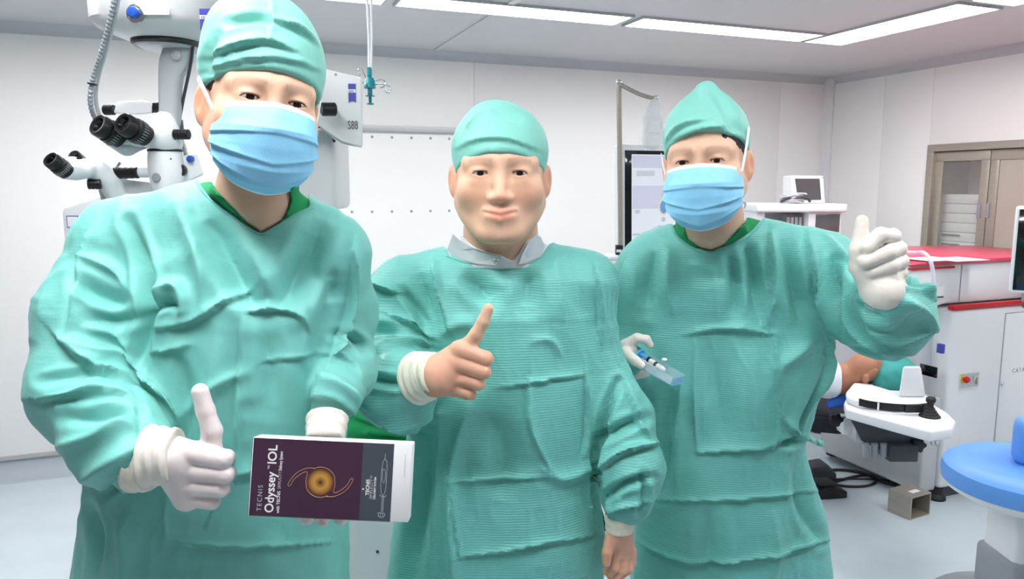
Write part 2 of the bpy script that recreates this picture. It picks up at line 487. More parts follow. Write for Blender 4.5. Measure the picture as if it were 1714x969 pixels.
# pixel-based joints: (px, py, depth, radius in px) -> (xyz, radius in m)
def J(px, py, d, r):
    return (P(px, py, d), r * d / FPX)
# ------------------------------------------------------------------ people: materials
M_['skin'] = mat('skin', (226, 188, 166), 0.5, vcol=True, sss=0.12, bump=0.12, bscale=450)
def gown_mat(name, rgb, rib):
    m = mat(name, rgb, 0.52, var=0.035, vscale=9, sheen=0.1, spec=0.45)
    nt = m.node_tree; b = nt.nodes['Principled BSDF']
    tc = nt.nodes['Texture Coordinate']
    n1 = nt.nodes.new('ShaderNodeTexNoise'); n1.inputs['Scale'].default_value = 900; n1.inputs['Detail'].default_value = 2
    nt.links.new(tc.outputs['Object'], n1.inputs['Vector'])
    w = nt.nodes.new('ShaderNodeTexWave'); w.bands_direction = 'Z'; w.inputs['Scale'].default_value = 62; w.inputs['Distortion'].default_value = 1.5
    w.inputs['Detail'].default_value = 1; w.inputs['Detail Scale'].default_value = 0.6
    nt.links.new(tc.outputs['Object'], w.inputs['Vector'])
    n2 = nt.nodes.new('ShaderNodeTexNoise'); n2.inputs['Scale'].default_value = 45; n2.inputs['Detail'].default_value = 4
    nt.links.new(tc.outputs['Object'], n2.inputs['Vector'])
    a1 = nt.nodes.new('ShaderNodeMath'); a1.operation = 'MULTIPLY'; a1.inputs[1].default_value = rib; nt.links.new(w.outputs[0], a1.inputs[0])
    a2 = nt.nodes.new('ShaderNodeMath'); a2.operation = 'MULTIPLY_ADD'; a2.inputs[1].default_value = 0.25
    nt.links.new(n1.outputs[0], a2.inputs[0]); nt.links.new(a1.outputs[0], a2.inputs[2])
    a3 = nt.nodes.new('ShaderNodeMath'); a3.operation = 'MULTIPLY_ADD'; a3.inputs[1].default_value = 1.6
    nt.links.new(n2.outputs[0], a3.inputs[0]); nt.links.new(a2.outputs[0], a3.inputs[2])
    bp = nt.nodes.new('ShaderNodeBump'); bp.inputs['Strength'].default_value = 0.35; bp.inputs['Distance'].default_value = 0.002
    nt.links.new(a3.outputs[0], bp.inputs['Height']); nt.links.new(bp.outputs[0], b.inputs['Normal'])
    return m
M_['gownA'] = gown_mat('teal_gown_cloth', (118, 194, 185), 0.05)
M_['gownB'] = gown_mat('teal_gown_cloth_ribbed', (112, 191, 182), 0.5)
M_['cap'] = gown_mat('teal_cap_cloth', (126, 196, 184), 0.0)
M_['glove'] = mat('latex_glove', (238, 230, 222), 0.38, sss=0.1, var=0.02, vscale=25, bump=0.25, bscale=70)
M_['gloveW'] = mat('latex_glove_white', (238, 226, 226), 0.38, sss=0.1, var=0.02, vscale=25, bump=0.25, bscale=70)
M_['knit'] = mat('knitted_cuff', (240, 233, 215), 0.8, bump=0.5, bscale=400, stretch=(1, 1, 0.2))
M_['maskm'] = mat('surgical_mask', (128, 196, 236), 0.65, vcol=True, bump=0.15, bscale=500)
M_['maskw'] = mat('mask_strap', (246, 248, 252), 0.6)
M_['eyew'] = mat('eyeball', (222, 208, 202), 0.15)
M_['iris'] = mat('iris', (38, 24, 20), 0.1)
M_['lash'] = mat('lashes', (62, 42, 38), 0.7)
M_['hair'] = mat('black_hair', (32, 28, 28), 0.6, bump=0.6, bscale=300, stretch=(1, 1, 0.1))
M_['collar'] = mat('grey_shirt_cloth', (216, 220, 226), 0.75, bump=0.2, bscale=500)

def rot3(yaw=0, pitch=0, roll=0):
    """columns are the local axes in world; local -y is the way the face looks.
    yaw > 0 turns the face to picture right, roll > 0 drops the picture-right side, pitch > 0 nods down"""
    return np.array((Matrix.Rotation(math.radians(yaw), 3, 'Z') @ Matrix.Rotation(math.radians(pitch), 3, 'X') @ Matrix.Rotation(math.radians(roll), 3, 'Y')))
class Head:
    def __init__(s, px, py, d, yaw=0, pitch=0, roll=0, sc=1.0):
        s.R = rot3(yaw, pitch, roll); s.s = sc
        eye = P(px, py, d)                    # midpoint between the eyes
        s.c = eye - s.R @ np.array([0, -0.082, 0]) * sc
    def loc(s, p): return ((p - s.c.astype(f32)) @ s.R.astype(f32)) / s.s
    def wor(s, q): return (np.asarray(q, float) * s.s) @ s.R.T + s.c
def head_sdf(q, wide=1.0, ears=True):
    q = q.copy(); q[:, 0] /= wide
    ax = q.copy(); ax[:, 0] = np.abs(ax[:, 0])       # mirrored side
    d = ell(q, (0, .012, .034), (.077, .097, .088))
    d = smin(d, ell(q, (0, -.028, -.035), (.067, .062, .078)), .03)
    d = smin(d, seg(ax, (.055, .0, -.055), (.022, -.068, -.102), .020, .018), .035)      # jaw
    d = smin(d, ell(q, (0, -.078, -.105), (.022, .016, .016)), .02)                      # chin
    d = smin(d, ell(ax, (.046, -.058, -.032), (.020, .020, .020)), .03)                  # cheek
    d = smin(d, seg(ax, (.010, -.0815, .019), (.050, -.063, .017), .009, .008), .022)    # brow
    d = smax(d, -ell(ax, (.031, -.1015, -.001), (.022, .016, .012)), .018)                # socket
    d = smin(d, ell(ax, (.0315, -.0735, -.001), (.0165, .0145, .0125)), .008)            # lids
    d = smin(d, ell(ax, (.031, -.078, -.0155), (.015, .0075, .006)), .010)               # under-eye pad
    d = smin(d, seg(q, (0, -.085, .004), (0, -.104, -.040), .0065, .0095), .014)          # nose
    d = smin(d, ell(ax, (.012, -.095, -.043), (.0085, .010, .0075)), .010)
    d = smax(d, -ell(ax, (.0075, -.104, -.052), (.0038, .005, .004)), .003)
    d = smin(d, ell(q, (0, -.082, -.073), (.027, .018, .020)), .015)                     # muzzle
    d = smin(d, seg(ax, (0, -.0990, -.068), (.024, -.088, -.0635), .0034, .0018), .008)    # lips
    d = smin(d, seg(ax, (0, -.0975, -.0775), (.018, -.090, -.0735), .0042, .0022), .009)
    d = smax(d, -seg(ax, (0, -.1055, -.0725), (.027, -.090, -.0665), .0013, .0009), .005)
    # the eye opening, a narrow almond
    d = smax(d, -ell(ax, (.0315, -.0885, -.0005), (.0135, .012, .0036)), .002)
    #d = smax(d, -(np.abs(q[:, 2] - .0105 + ax[:, 0] * .08) - .0006 + np.clip(-.055 - q[:, 1] - .02, -.1, 0) * 0 + np.where((ax[:, 0] > .018) & (ax[:, 0] < .045) & (q[:, 1] < -.07), 0, 1)), .002)
    if ears:
        e = ell(ax, (.0795, .012, -.014), (.0075, .018, .031), np.array(Matrix.Rotation(math.radians(-24), 3, 'Z') @ Matrix.Rotation(math.radians(-10), 3, 'X')))
        e = smax(e, -ell(ax, (.088, .006, -.010), (.0065, .010, .018)), .004)
        d = smin(d, e, .006)
    return d
def set_tint(me, rgb):
    a = me.color_attributes.new('tint', 'FLOAT_COLOR', 'POINT')
    c = np.ones((len(me.vertices), 4), f32); c[:, :3] = rgb
    a.data.foreach_set('color', c.ravel())
BROW = 0.38
def skin_tint(V, H, base, lips=True):
    base = np.array(lin(base)); T = np.tile(base, (len(V), 1))
    q = H.loc(V.astype(f32)); ax = np.abs(q[:, 0])
    def blend(w, mul):
        nonlocal T
        w = np.clip(w, 0, 1)[:, None]; T = T * (1 - w + w * np.array(mul))
    g = lambda c, r: np.exp(-(((np.stack([ax, q[:, 1], q[:, 2]], 1) - c) / r) ** 2).sum(1))
    blend(g((.045, -.065, -.035), (.022, .03, .022)), (1.02, .84, .80))
    blend(g((0, -.11, -.045), (.015, .02, .014)), (1.02, .86, .82))
    blend(g((.08, .01, -.014), (.02, .03, .035)), (1.0, .78, .72))
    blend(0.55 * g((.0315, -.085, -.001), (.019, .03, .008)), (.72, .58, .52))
    bw = np.exp(-((q[:, 2] - .0235 + (ax - .03) ** 2 * 9) / .0042) ** 2) * ((ax > .012) & (ax < .054) & (q[:, 1] < -.05))
    blend(BROW * bw, (.42, .36, .36))
    far = np.clip((np.linalg.norm(V - H.c, axis=1) - .32) * 20, 0, 1); blend(far, (1.0, .88, .86))
    if lips: blend(1.0 * np.exp(-((q[:, 2] + .0715) / .009) ** 2 - (ax / .022) ** 4) * (q[:, 1] < -.085), (.92, .55, .55))
    return T
def poly_sd(x, y, poly):
    """signed distance (negative inside) to a polygon"""
    poly = np.asarray(poly, float); n = len(poly); d = np.full(len(x), 1e9); s = np.ones(len(x))
    for i in range(n):
        a = poly[i]; b = poly[(i - 1) % n]; e = b - a; wx = x - a[0]; wy = y - a[1]
        t = np.clip((wx * e[0] + wy * e[1]) / (e @ e), 0, 1)
        d = np.minimum(d, (wx - e[0] * t) ** 2 + (wy - e[1] * t) ** 2)
        c1 = y >= a[1]; c2 = y < b[1]; c3 = e[0] * wy > e[1] * wx
        s = np.where((c1 & c2 & c3) | (~c1 & ~c2 & ~c3), -s, s)
    return s * np.sqrt(d)
def cutter(poly, d0):
    def f(p):
        x, y = projpx(p.astype(float)); return (poly_sd(x, y, poly) * d0 / FPX).astype(f32)
    return f
def rows_px(R):
    out = []
    for y, xl, xr, dc, b in R:
        a = P(xl, y, dc); c = P(xr, y, dc); out.append((a[2], (a[0] + c[0]) / 2, dc, (c[0] - a[0]) / 2, b))
    return sorted(out)
# ------------------------------------------------------------------ cloth: traced folds, then buckling of slightly oversized cloth
FOLD_K = 2.2
def fold(V, N, strokes):
    """strokes: (polyline px, width px, height mm, kind, (dmin, dmax)). kinds: r ridge, v valley, s step (steep on the right-hand side of travel)"""
    x, y = projpx(V); D = np.zeros(len(V)); face = np.clip(-N[:, 1] * 1.6 + .15, 0, 1)
    for pts, w, amp, kind, (d0, d1) in strokes:
        pts = np.array(pts, float)
        # smooth the polyline
        for _ in range(2):
            q = [pts[0]]
            for a, b in zip(pts[:-1], pts[1:]): q += [a * .75 + b * .25, a * .25 + b * .75]
            q.append(pts[-1]); pts = np.array(q)
        L = np.concatenate([[0], np.cumsum(np.linalg.norm(np.diff(pts, axis=0), axis=1))]); tot = L[-1]
        m = (x > pts[:, 0].min() - 4 * w) & (x < pts[:, 0].max() + 4 * w) & (y > pts[:, 1].min() - 4 * w) & (y < pts[:, 1].max() + 4 * w) & (V[:, 1] > d0) & (V[:, 1] < d1) & (face > 0)
        I = np.nonzero(m)[0]
        if not len(I): continue
        xx = x[I]; yy = y[I]; best = np.full(len(I), 1e9); sd = np.zeros(len(I)); tt = np.zeros(len(I))
        for k in range(len(pts) - 1):
            a = pts[k]; e = pts[k + 1] - a; l2 = e @ e
            t = np.clip(((xx - a[0]) * e[0] + (yy - a[1]) * e[1]) / l2, 0, 1)
            dx = xx - a[0] - t * e[0]; dy = yy - a[1] - t * e[1]; d = np.hypot(dx, dy)
            b = d < best; best[b] = d[b]; sg = np.sign(e[0] * dy - e[1] * dx); sd[b] = (d * sg)[b]; tt[b] = (L[k] + t * np.sqrt(l2))[b] / tot
        env = np.clip(np.sin(np.pi * np.clip(tt * .94 + .03, 0, 1)), 0, 1) ** .6
        s_ = sd / w
        if kind == 'r': pr = np.exp(-np.abs(s_) ** 1.5)
        elif kind == 'v': pr = -np.exp(-np.abs(s_) ** 1.4) + .35 * np.exp(-(np.abs(s_) - 1.5) ** 2 * 2)
        else: pr = np.where(s_ < 0, np.exp(s_ * .8), np.exp(-(s_ / .28) ** 2) - .45 * (1 - np.exp(-(s_ / .28) ** 2)) * np.exp(-s_ * 1.2))
        D[I] += amp * .001 * FOLD_K * pr * env * face[I]
    return D
def buckle(V, F, growth, iters, seed=1, dirw=None, amp0=.0015, nsc=22, keep=.02, bend=.18, pin=None):
    """cloth a little too large for its shape: edges grow by `growth` (per vertex, scalar) and the surface buckles"""
    E_ = np.concatenate([F[:, [0, 1]], F[:, [1, 2]], F[:, [2, 3]], F[:, [3, 0]]]); E_.sort(axis=1)
    E_ = np.unique(E_[:, 0].astype(np.int64) * len(V) + E_[:, 1]); E_ = np.stack([E_ // len(V), E_ % len(V)], 1)
    Dg = np.concatenate([F[:, [0, 2]], F[:, [1, 3]]])
    A = np.concatenate([E_, Dg]); a, b = A[:, 0], A[:, 1]
    L0 = np.linalg.norm(V[a] - V[b], axis=1)
    g = growth if np.isscalar(growth) else .5 * (growth[a] + growth[b])
    if dirw is not None:
        t = (V[a] - V[b]) / np.maximum(L0, 1e-9)[:, None]; dv = .5 * (dirw[a] + dirw[b]); g = g * (.12 + .88 * (t * dv).sum(1) ** 2)
    L = L0 * (1 + g)
    cnt = np.bincount(a, minlength=len(V)) + np.bincount(b, minlength=len(V)) + 1e-9
    ce = np.bincount(E_[:, 0], minlength=len(V)) + np.bincount(E_[:, 1], minlength=len(V)) + 1e-9
    N = vnormals(V, F)
    X = V + N * (amp0 * (vnoise(V, nsc, seed) + .5 * vnoise(V, nsc * 2.3, seed + 5)))[:, None]
    B = V.copy()
    for it in range(iters):
        d = X[b] - X[a]; l = np.linalg.norm(d, axis=1); c = (d * ((l - L) / np.maximum(l, 1e-9) * .5)[:, None])
        for j in range(3):
            X[:, j] += 1.5 * (np.bincount(a, c[:, j], len(V)) - np.bincount(b, c[:, j], len(V))) / cnt
        U = X - B
        for j in range(3):
            s_ = (np.bincount(E_[:, 0], U[E_[:, 1], j], len(V)) + np.bincount(E_[:, 1], U[E_[:, 0], j], len(V))) / ce
            U[:, j] += bend * (s_ - U[:, j])
        U *= (1 - keep)
        if pin is not None: U *= pin[:, None]
        X = B + U
    return X
def cloth_obj(name, V, F, m, parent, sub=1, label=None):
    o = link(name, np_mesh(name, V, F), m, parent)
    if sub:
        md = o.modifiers.new('s', 'SUBSURF'); md.levels = md.render_levels = sub; md.subdivision_type = 'CATMULL_CLARK'
    if label: o['label'] = label
    return o
# ------------------------------------------------------------------ face furniture
def eyes(H, parent, up=0.0, wide=1.0):
    for sx in (-1, 1):
        c = np.array([sx * .0315 * wide, -.0735, -.001])
        mb = MB(); mb.ball((0, 0, 0), .0128, 20); V = np.array(mb.v); 
        mb2 = MB(); mb2.v = [tuple(x) for x in H.wor(V + c)]; mb2.f = mb.f; mb2.mi = [0] * len(mb.f)
        e = mb2.build('eye', M_['eyew'], parent)
        n = 20; pr = [(0.0001, .0134), (.003, .0132), (.0055, .01195), (.0058, .0114)]
        m3 = MB(); m3.lathe([(a, -b_) for a, b_ in pr], n, Matrix.Rotation(math.pi / 2, 4, 'X') @ Matrix.Rotation(math.pi, 4, 'X'), caps=False)
        W = np.array(m3.v); W[:, 1] = -np.abs(W[:, 1])
        m3.v = [tuple(x) for x in H.wor(W + c)]
        m3.build('iris', M_['iris'], e)
        t = [(-.0145, .0022, -.0035), (-.010, -.0128, .0016), (-.004, -.0150, .0036), (.003, -.0152, .0036), (.009, -.0134, .0018), (.0142, .0015, -.0028)]
        t = [(-.0135, -.0085, -.0008), (-.009, -.0125, .0018), (-.003, -.0144, .0031), (.003, -.0146, .0031), (.009, -.0128, .0018), (.0135, -.0088, -.001)]
        mb4 = MB(); mb4.tube([tuple(H.wor(c + np.array([x * sx, y, z + .0006]))) for x, y, z in t], [.0004, .0008, .0011, .0011, .0009, .0005], 6)
        mb4.build('eyelashes', M_['lash'], parent)
def smoothstep(a, b, x):
    t = np.clip((x - a) / (b - a), 0, 1); return t * t * (3 - 2 * t)
def face_mask(H, parent, wide=1.0, label=None):
    nu, nv = 97, 81
    u = np.linspace(-1, 1, nu); v = np.linspace(0, 1, nv)
    U_, V_ = np.meshgrid(u, v)
    zc = np.interp(v, [0, .12, .3, .5, .72, .88, 1], [-.004, -.018, -.040, -.066, -.098, -.120, -.131])[:, None]
    yc = np.interp(v, [0, .12, .3, .5, .72, .88, 1], [-.098, -.109, -.1225, -.1195, -.114, -.100, -.078])[:, None]
    xs = np.interp(v, [0, .5, .85, 1], [.0735, .0765, .070, .058])[:, None] * wide
    zs = np.interp(v, [0, .3, .6, .85, 1], [-.022, -.044, -.070, -.090, -.100])[:, None]
    ys = np.interp(v, [0, .5, 1], [-.036, -.034, -.030])[:, None]
    th = U_ * math.pi / 2
    X = xs * np.sign(U_) * np.abs(np.sin(th)) ** 1.05
    k = 1 - np.abs(np.cos(th)) ** .8
    Y = yc + (ys - yc) * k
    Z = zc + (zs - zc) * (np.abs(U_) ** 1.6)
    bridge = np.exp(-(U_ / .16) ** 2) * np.exp(-((V_ - .1) / .22) ** 2)
    Y = Y - .004 * bridge
    # three pleats, deepest towards the sides
    side = smoothstep(.05, .75, np.abs(U_)) * (1 - smoothstep(.93, 1.0, np.abs(U_)))
    pl = 0
    for c0, slope, am in ((.40, -.06, .0036), (.55, .10, .0046), (.72, .16, .0040)):
        w = V_ - (c0 + slope * (1 - np.abs(U_)))
        pl = pl + am * np.where(w < 0, np.exp(w / .065), np.exp(-(w / .014) ** 2) - .5 * np.exp(-w / .05) * (1 - np.exp(-(w / .014) ** 2)))
    am_c = .28 + .72 * side
    d = pl * am_c
    nrm = np.stack([np.sin(th) * .8, -np.cos(th) * 1.0 - .15, -.35 * smoothstep(.6, 1, V_)], -1); nrm /= np.linalg.norm(nrm, axis=-1)[..., None]
    W = np.stack([X, Y, Z], -1) + nrm * d[..., None]
    W += nrm * (.0012 * vnoise(W.reshape(-1, 3), 60, 3).reshape(nv, nu))[..., None]
    V3 = H.wor(W.reshape(-1, 3))
    i = np.arange(nv - 1)[:, None] * nu + np.arange(nu - 1)[None]
    F = np.stack([i, i + nu, i + nu + 1, i + 1], -1).reshape(-1, 4)
    o = link('surgical_mask', np_mesh('surgical_mask', V3, F), M_['maskm'], parent)
    band = np.clip(np.maximum(1 - smoothstep(.045, .06, V_), smoothstep(.955, .965, np.abs(U_))), 0, 1)
    band = np.maximum(band, smoothstep(.975, .985, V_) * .7).reshape(-1, 1)
    c = np.array(lin((142, 206, 242))) * (1 - band) + np.array(lin((244, 247, 252))) * band
    set_tint(o.data, c)
    md = o.modifiers.new('t', 'SOLIDIFY'); md.thickness = .0012; md.offset = -1
    if label: o['label'] = label
    return o
def strap(H, pts, w, parent, name='mask_strap'):
    """flat ribbon through head-frame points"""
    P_ = [H.wor(np.array(p)) for p in pts]
    Q = []
    for i in range(len(P_) - 1):
        for t in np.linspace(0, 1, 6)[:-1]: Q.append(P_[i] * (1 - t) + P_[i + 1] * t)
    Q.append(P_[-1]); Q = np.array(Q)
    for _ in range(6): Q[1:-1] = .25 * Q[:-2] + .5 * Q[1:-1] + .25 * Q[2:]
    mb = MB(); vs = []; fs = []
    for i in range(len(Q)):
        t = Q[min(i + 1, len(Q) - 1)] - Q[max(i - 1, 0)]; t /= np.linalg.norm(t)
        o = Q[i] - H.wor((0, .01, Q[i] @ H.R[:, 2] * 0)); o /= np.linalg.norm(o)
        s_ = np.cross(t, o); s_ /= np.linalg.norm(s_)
        for a, b in ((-1, 0), (1, 0), (1, 1), (-1, 1)): vs.append(Q[i] + s_ * a * w / 2 + o * b * .0012)
    for i in range(len(Q) - 1):
        for k in range(4):
            a, b = i * 4 + k, i * 4 + (k + 1) % 4; fs.append((a, b, b + 4, a + 4))
    fs.append((0, 1, 2, 3)); n = (len(Q) - 1) * 4; fs.append((n + 3, n + 2, n + 1, n))
    mb.add(vs, fs); return mb.build(name, M_['maskw'], parent)
def cap_obj(H, f, cut, h, parent, strokes, seed, lo, hi, growth=.05, name='surgical_cap', hem=True):
    """f: local cap sdf; cut(q) > 0 below the hem"""
    def g(p):
        q = H.loc(p); d = f(q); c = cut(q)
        if hem:   # rolled hem band
            d = d - .0018 * np.exp(-((c + .006) / .006) ** 4)
        return (smax(d, c, .003) * H.s).astype(f32)
    V, F = mesh_sdf(g, lo, hi, h)
    V = lap(V, F, 2, .4)
    N = vnormals(V, F); V = V + N * fold(V, N, strokes)[:, None]
    c = cut(H.loc(V.astype(f32))); pin = np.clip(-c / .03, .0, 1) * .9 + .1
    V = buckle(V, F, growth, 90, seed, keep=.015, bend=.14, pin=pin, nsc=28, amp0=.002)
    return cloth_obj(name, V, F, M_['cap'], parent)
def hair_obj(H, parent, h, lo, hi, wide=1.0, front=-.045):
    def g(p):
        q = H.loc(p); q = q.copy(); q[:, 0] /= wide
        d = ell(q, (0, .014, .034), (.0800, .1, .090))
        ax = np.abs(q[:, 0])
        d = smax(d, (front - q[:, 1]) + np.clip(-(q[:, 2] - .0) * .5, -.02, .03), .004)
        d = smax(d, q[:, 2] - .052, .01)
        d = smax(d, -.055 - q[:, 2] + np.where(q[:, 1] < .03, .045, 0), .004)
        return (d * H.s).astype(f32)
    V, F = mesh_sdf(g, lo, hi, h)
    N = vnormals(V, F); V = V + N * (.0012 * vnoise(V * np.array([1, 1, .25]), 300, 2))[:, None]
    return link('hair', np_mesh('hair', V, F), M_['hair'], parent)
def legs(cx, cy, parent, m, sep=.1):
    """scrub trousers and clogs down to the floor"""
    for sx in (-1, 1):
        fn = lambda p: chain(p, [((cx + sx*sep*.8, cy, .82), .10), ((cx + sx*sep, cy - .01, .48), .075), ((cx + sx*sep, cy + .01, .07), .062)], .04)
        V, F = mesh_sdf(fn, (cx + sx*sep - .2, cy - .2, .02), (cx + sx*sep + .2, cy + .2, .9), .02)
        link('trouser_leg', np_mesh('trouser_leg', V, F), m, parent)
        def sf(p):
            d = smin(ell(p, (cx + sx*sep*1.1, cy - .05, .045), (.05, .14, .045)), ell(p, (cx + sx*sep*1.1, cy + .03, .05), (.042, .06, .06)), .03)
            return np.maximum(d, .001 - p[:, 2])
        V, F = mesh_sdf(sf, (cx + sx*sep*1.1 - .08, cy - .22, -.02), (cx + sx*sep*1.1 + .08, cy + .13, .13), .01)
        link('clog', np_mesh('clog', V, F), M_['dgrey'], parent)
def body(name, H, neck, torso, cut, arms, hands, base, wide, label, h=.002, xtra=None):
    """skin: head and neck fine, chest and arms coarse, bare hands fine; one mesh"""
    allp = []
    def tuck(p, d, o): c_ = cut(p); return np.where(p[:, 2] < neck[1][0][2], np.maximum(d, torso(p) + o + np.clip(c_ - .004, 0, .03) - np.clip(-c_ * 3, 0, 1)), d)
    c = H.c; lo = c + np.array([-.115, -.13, -.15]) * H.s; hi = c + np.array([.115, .13, .135]) * H.s
    def fh(p):
        d = head_sdf(H.loc(p), wide) * H.s
        d = smin(d, chain(p, neck, .02), .022); return tuck(p, d, .012).astype(f32)
    lo2 = np.minimum(lo, np.min([a - r for a, r in neck], axis=0) - .0); lo2[2] = neck[-1][0][2] - .02
    hi2 = np.maximum(hi, np.max([a + r for a, r in neck], axis=0) * np.array([1, 1, 0]) + np.array([0, 0, -9]))
    V, F = mesh_sdf(fh, lo2, hi2, h, slack=.035); V = lap(V, F, 1, .3); allp.append((V, F))
    def ft(p):
        d = torso(p) + .013 + np.clip((cut(p) + .01) * .8, 0, .025)
        for a in arms: d = smin(d, chain(p, [(q, r * .55) for q, r in a], .02), .02)
        d = smin(d, chain(p, neck, .02), .014)
        return tuck(p, d, .017).astype(f32)
    bx = np.array([q for a in arms for q, r in a])
    lo3 = np.minimum(bx.min(0), c - .3) - .12; hi3 = np.maximum(bx.max(0), c + .3) + .12; lo3[2] = .72; hi3[2] = neck[-1][0][2] + .05
    if xtra is not None: lo3, hi3 = xtra(lo3, hi3)
    V, F = mesh_sdf(ft, lo3, hi3, .008, slack=.05); allp.append((V, F))
    for fn, l, u, hh in hands:
        V, F = mesh_sdf(fn, l, u, hh); allp.append((lap(V, F, 1, .3), F))
    V, F = combine(allp)
    o = link(name, np_mesh(name, V, F), M_['skin'])
    set_tint(o.data, skin_tint(V, H, base))
    setp(o, label, 'person')
    return o
def hand_sdf(fingers, palm, thumb, k=.0035, extra=None):
    """each finger: list of (xyz, r); palm: list of chains joined smoothly"""
    def f(p):
        d = None
        for c in palm:
            e = chain(p, c, .012); d = e if d is None else smin(d, e, .016)
        if extra is not None: d = smin(d, extra(p), .012)
        dt = chain(p, thumb, .004)
        d = smin(d, dt, .010)
        fd = None
        for c in fingers:
            e = chain(p, c, .004); fd = e if fd is None else smin(fd, e, .0012)
        return smin(d, fd, k).astype(f32)
    return f
def bounds(chains, pad=.02):
    q = np.array([x for c in chains for x, r in c]); r = max(r for c in chains for x, r in c)
    return q.min(0) - r - pad, q.max(0) + r + pad
def px_chain(pts, d0, sc=1.0):
    """(px, py, depth offset m, radius px)"""
    return [(P(x, y, d0 + dy), r * sc * d0 / FPX) for x, y, dy, r in pts]

def crumple(V, N, seed):
    """straight-edged creases of a stiff nonwoven, where two noise slopes meet"""
    W = V + .03 * np.stack([vnoise(V, 7, seed + 11), vnoise(V, 7, seed + 12), vnoise(V, 7, seed + 13)], 1)
    d = 0
    for sc, am, sd in ((7, .0055, 1), (15, .0030, 2), (33, .0012, 3)):
        n = vnoise(W * np.array([1.25, 1, .8]), sc, seed + sd); d = d + am * (1 - 2.2 * np.abs(n)) * (.5 + .5 * vnoise(V, 5, seed + sd + 20))
    return d
def dress(name, fn, cut, lo, hi, h, strokes, arms, m, parent, seed, gt=.08, ga=.15, k=1.0):
    V, F = mesh_sdf(fn, lo, hi, h)
    N = vnormals(V, F); near = np.clip(cut(V.astype(f32)) / .035, 0, 1)
    V = V + N * ((fold(V, N, strokes) * k + crumple(V, N, seed)) * near)[:, None]
    g, dw = growth_map(V, arms, gt, ga, None)
    pin = np.clip(cut(V.astype(f32)) / .03, .02, 1)
    V = buckle(V, F, g, 150, seed, dw, keep=.0025, bend=.14, pin=pin, nsc=17, amp0=.003)
    return cloth_obj(name, V, F, m, parent, 0)
def growth_map(V, arms, g_t, g_a, pins):
    g = np.full(len(V), g_t); dirw = np.zeros_like(V)
    th = 1.2 * vnoise(V, 3.2, 5); dirw[:, 0] = np.cos(th); dirw[:, 2] = np.sin(th)
    best = np.full(len(V), 1e9)
    for a in arms:
        for (p0, r0), (p1, r1) in zip(a[:-1], a[1:]):
            ab = p1 - p0; q = V - p0; t = np.clip(q @ ab / (ab @ ab), 0, 1); d = np.linalg.norm(q - t[:, None] * ab, axis=1) - (r0 + (r1 - r0) * t)
            m = (d < .02) & (d < best); best[m] = d[m]; g[m] = g_a; dirw[m] = ab / np.linalg.norm(ab)
    return g, dirw

def binding(fn, poly, parent, m, off=5, d0=1.0, r=.0016, name='neck_binding'):
    """thin bound edge along the neckline: points of the outline pushed outwards, dropped on to the cloth"""
    q = np.array(poly[1:-1], float); q = np.array(smooth_pts2(q)); c = q.mean(0) - np.array([0, 60]); out = []
    for x, y in q:
        v = np.array([x, y]) - c; v /= np.linalg.norm(v); px, py = np.array([x, y]) + v * off
        r_ = ray(px, py); t = d0; ok = False
        for _ in range(90):
            dd = float(fn((_C + r_ * t / r_[1]).astype(f32)[None])[0])
            if dd < .0008: ok = True; break
            t += max(dd * .8, .0004)
            if t > d0 + .5: break
        if ok and (not out or abs(t - out[-1][1]) < .03): out.append((tuple(_C + r_ * t / r_[1]), t))
    if len(out) > 3: MB().tube([p for p, _ in out], r, 8).build(name, m, parent)
def smooth_pts2(pts, it=3):
    pts = [np.array(p, float) for p in pts]
    for _ in range(it):
        q = [pts[0]]
        for a, b in zip(pts[:-1], pts[1:]): q += [a*.75 + b*.25, a*.25 + b*.75]
        q.append(pts[-1]); pts = q
    return pts
# ------------------------------------------------------------------ left man: thumbs up, holding the carton
t0 = time.time()
HL = Head(458, 168, 1.055, yaw=29, pitch=2, roll=7, sc=1.0)
neckL = [J(440, 245, 1.15, 60), J(426, 330, 1.17, 58), J(424, 400, 1.20, 72)]
TL = rows_px([(318,350,500,1.24,.055),(330,320,515,1.24,.065),(350,270,540,1.235,.085),(380,225,560,1.23,.10),(420,205,570,1.22,.112),(500,188,580,1.20,.122),(600,182,578,1.20,.125),(700,172,574,1.20,.128),(800,158,574,1.20,.132),(900,145,577,1.20,.14),(1000,132,585,1.20,.15),(1150,122,596,1.2,.16),(1420,100,620,1.2,.17)])
armLR = [J(205,418,1.20,72), J(160,530,1.16,86), J(143,655,1.10,84), J(200,735,1.03,74), J(225,757,1.0,62)]
armLL = [J(553,428,1.21,60), J(574,520,1.24,48), J(578,620,1.21,46), J(563,664,1.11,38)]
trapL = [J(425,345,1.20,62), J(215,408,1.20,76)]; trapL2 = [J(440,350,1.20,58), J(548,420,1.21,58)]
def torsoL(p): 
    d = loft(p, TL); d = smin(d, chain(p, trapL), .03); return smin(d, chain(p, trapL2), .03)
gownL_cut = cutter([(312,255),(322,288),(345,322),(378,350),(410,374),(437,391),(462,377),(495,356),(519,346),(514,318),(500,250)], 1.15)
def gownL(p):
    d = torsoL(p)
    d = smin(d, chain(p, armLR, .03), .022); d = smin(d, chain(p, armLL, .03), .022)
    return smax(d, -gownL_cut(p), .003).astype(f32)
personL = body('person', HL, neckL, torsoL, gownL_cut, [armLR, armLL], [], (221, 180, 154), 1.0,
    'man at the left in teal gown and rounded cap, thumb up, holding a dark carton', h=.0018)
eyes(HL, personL)
TO = (1.0, 1.25)
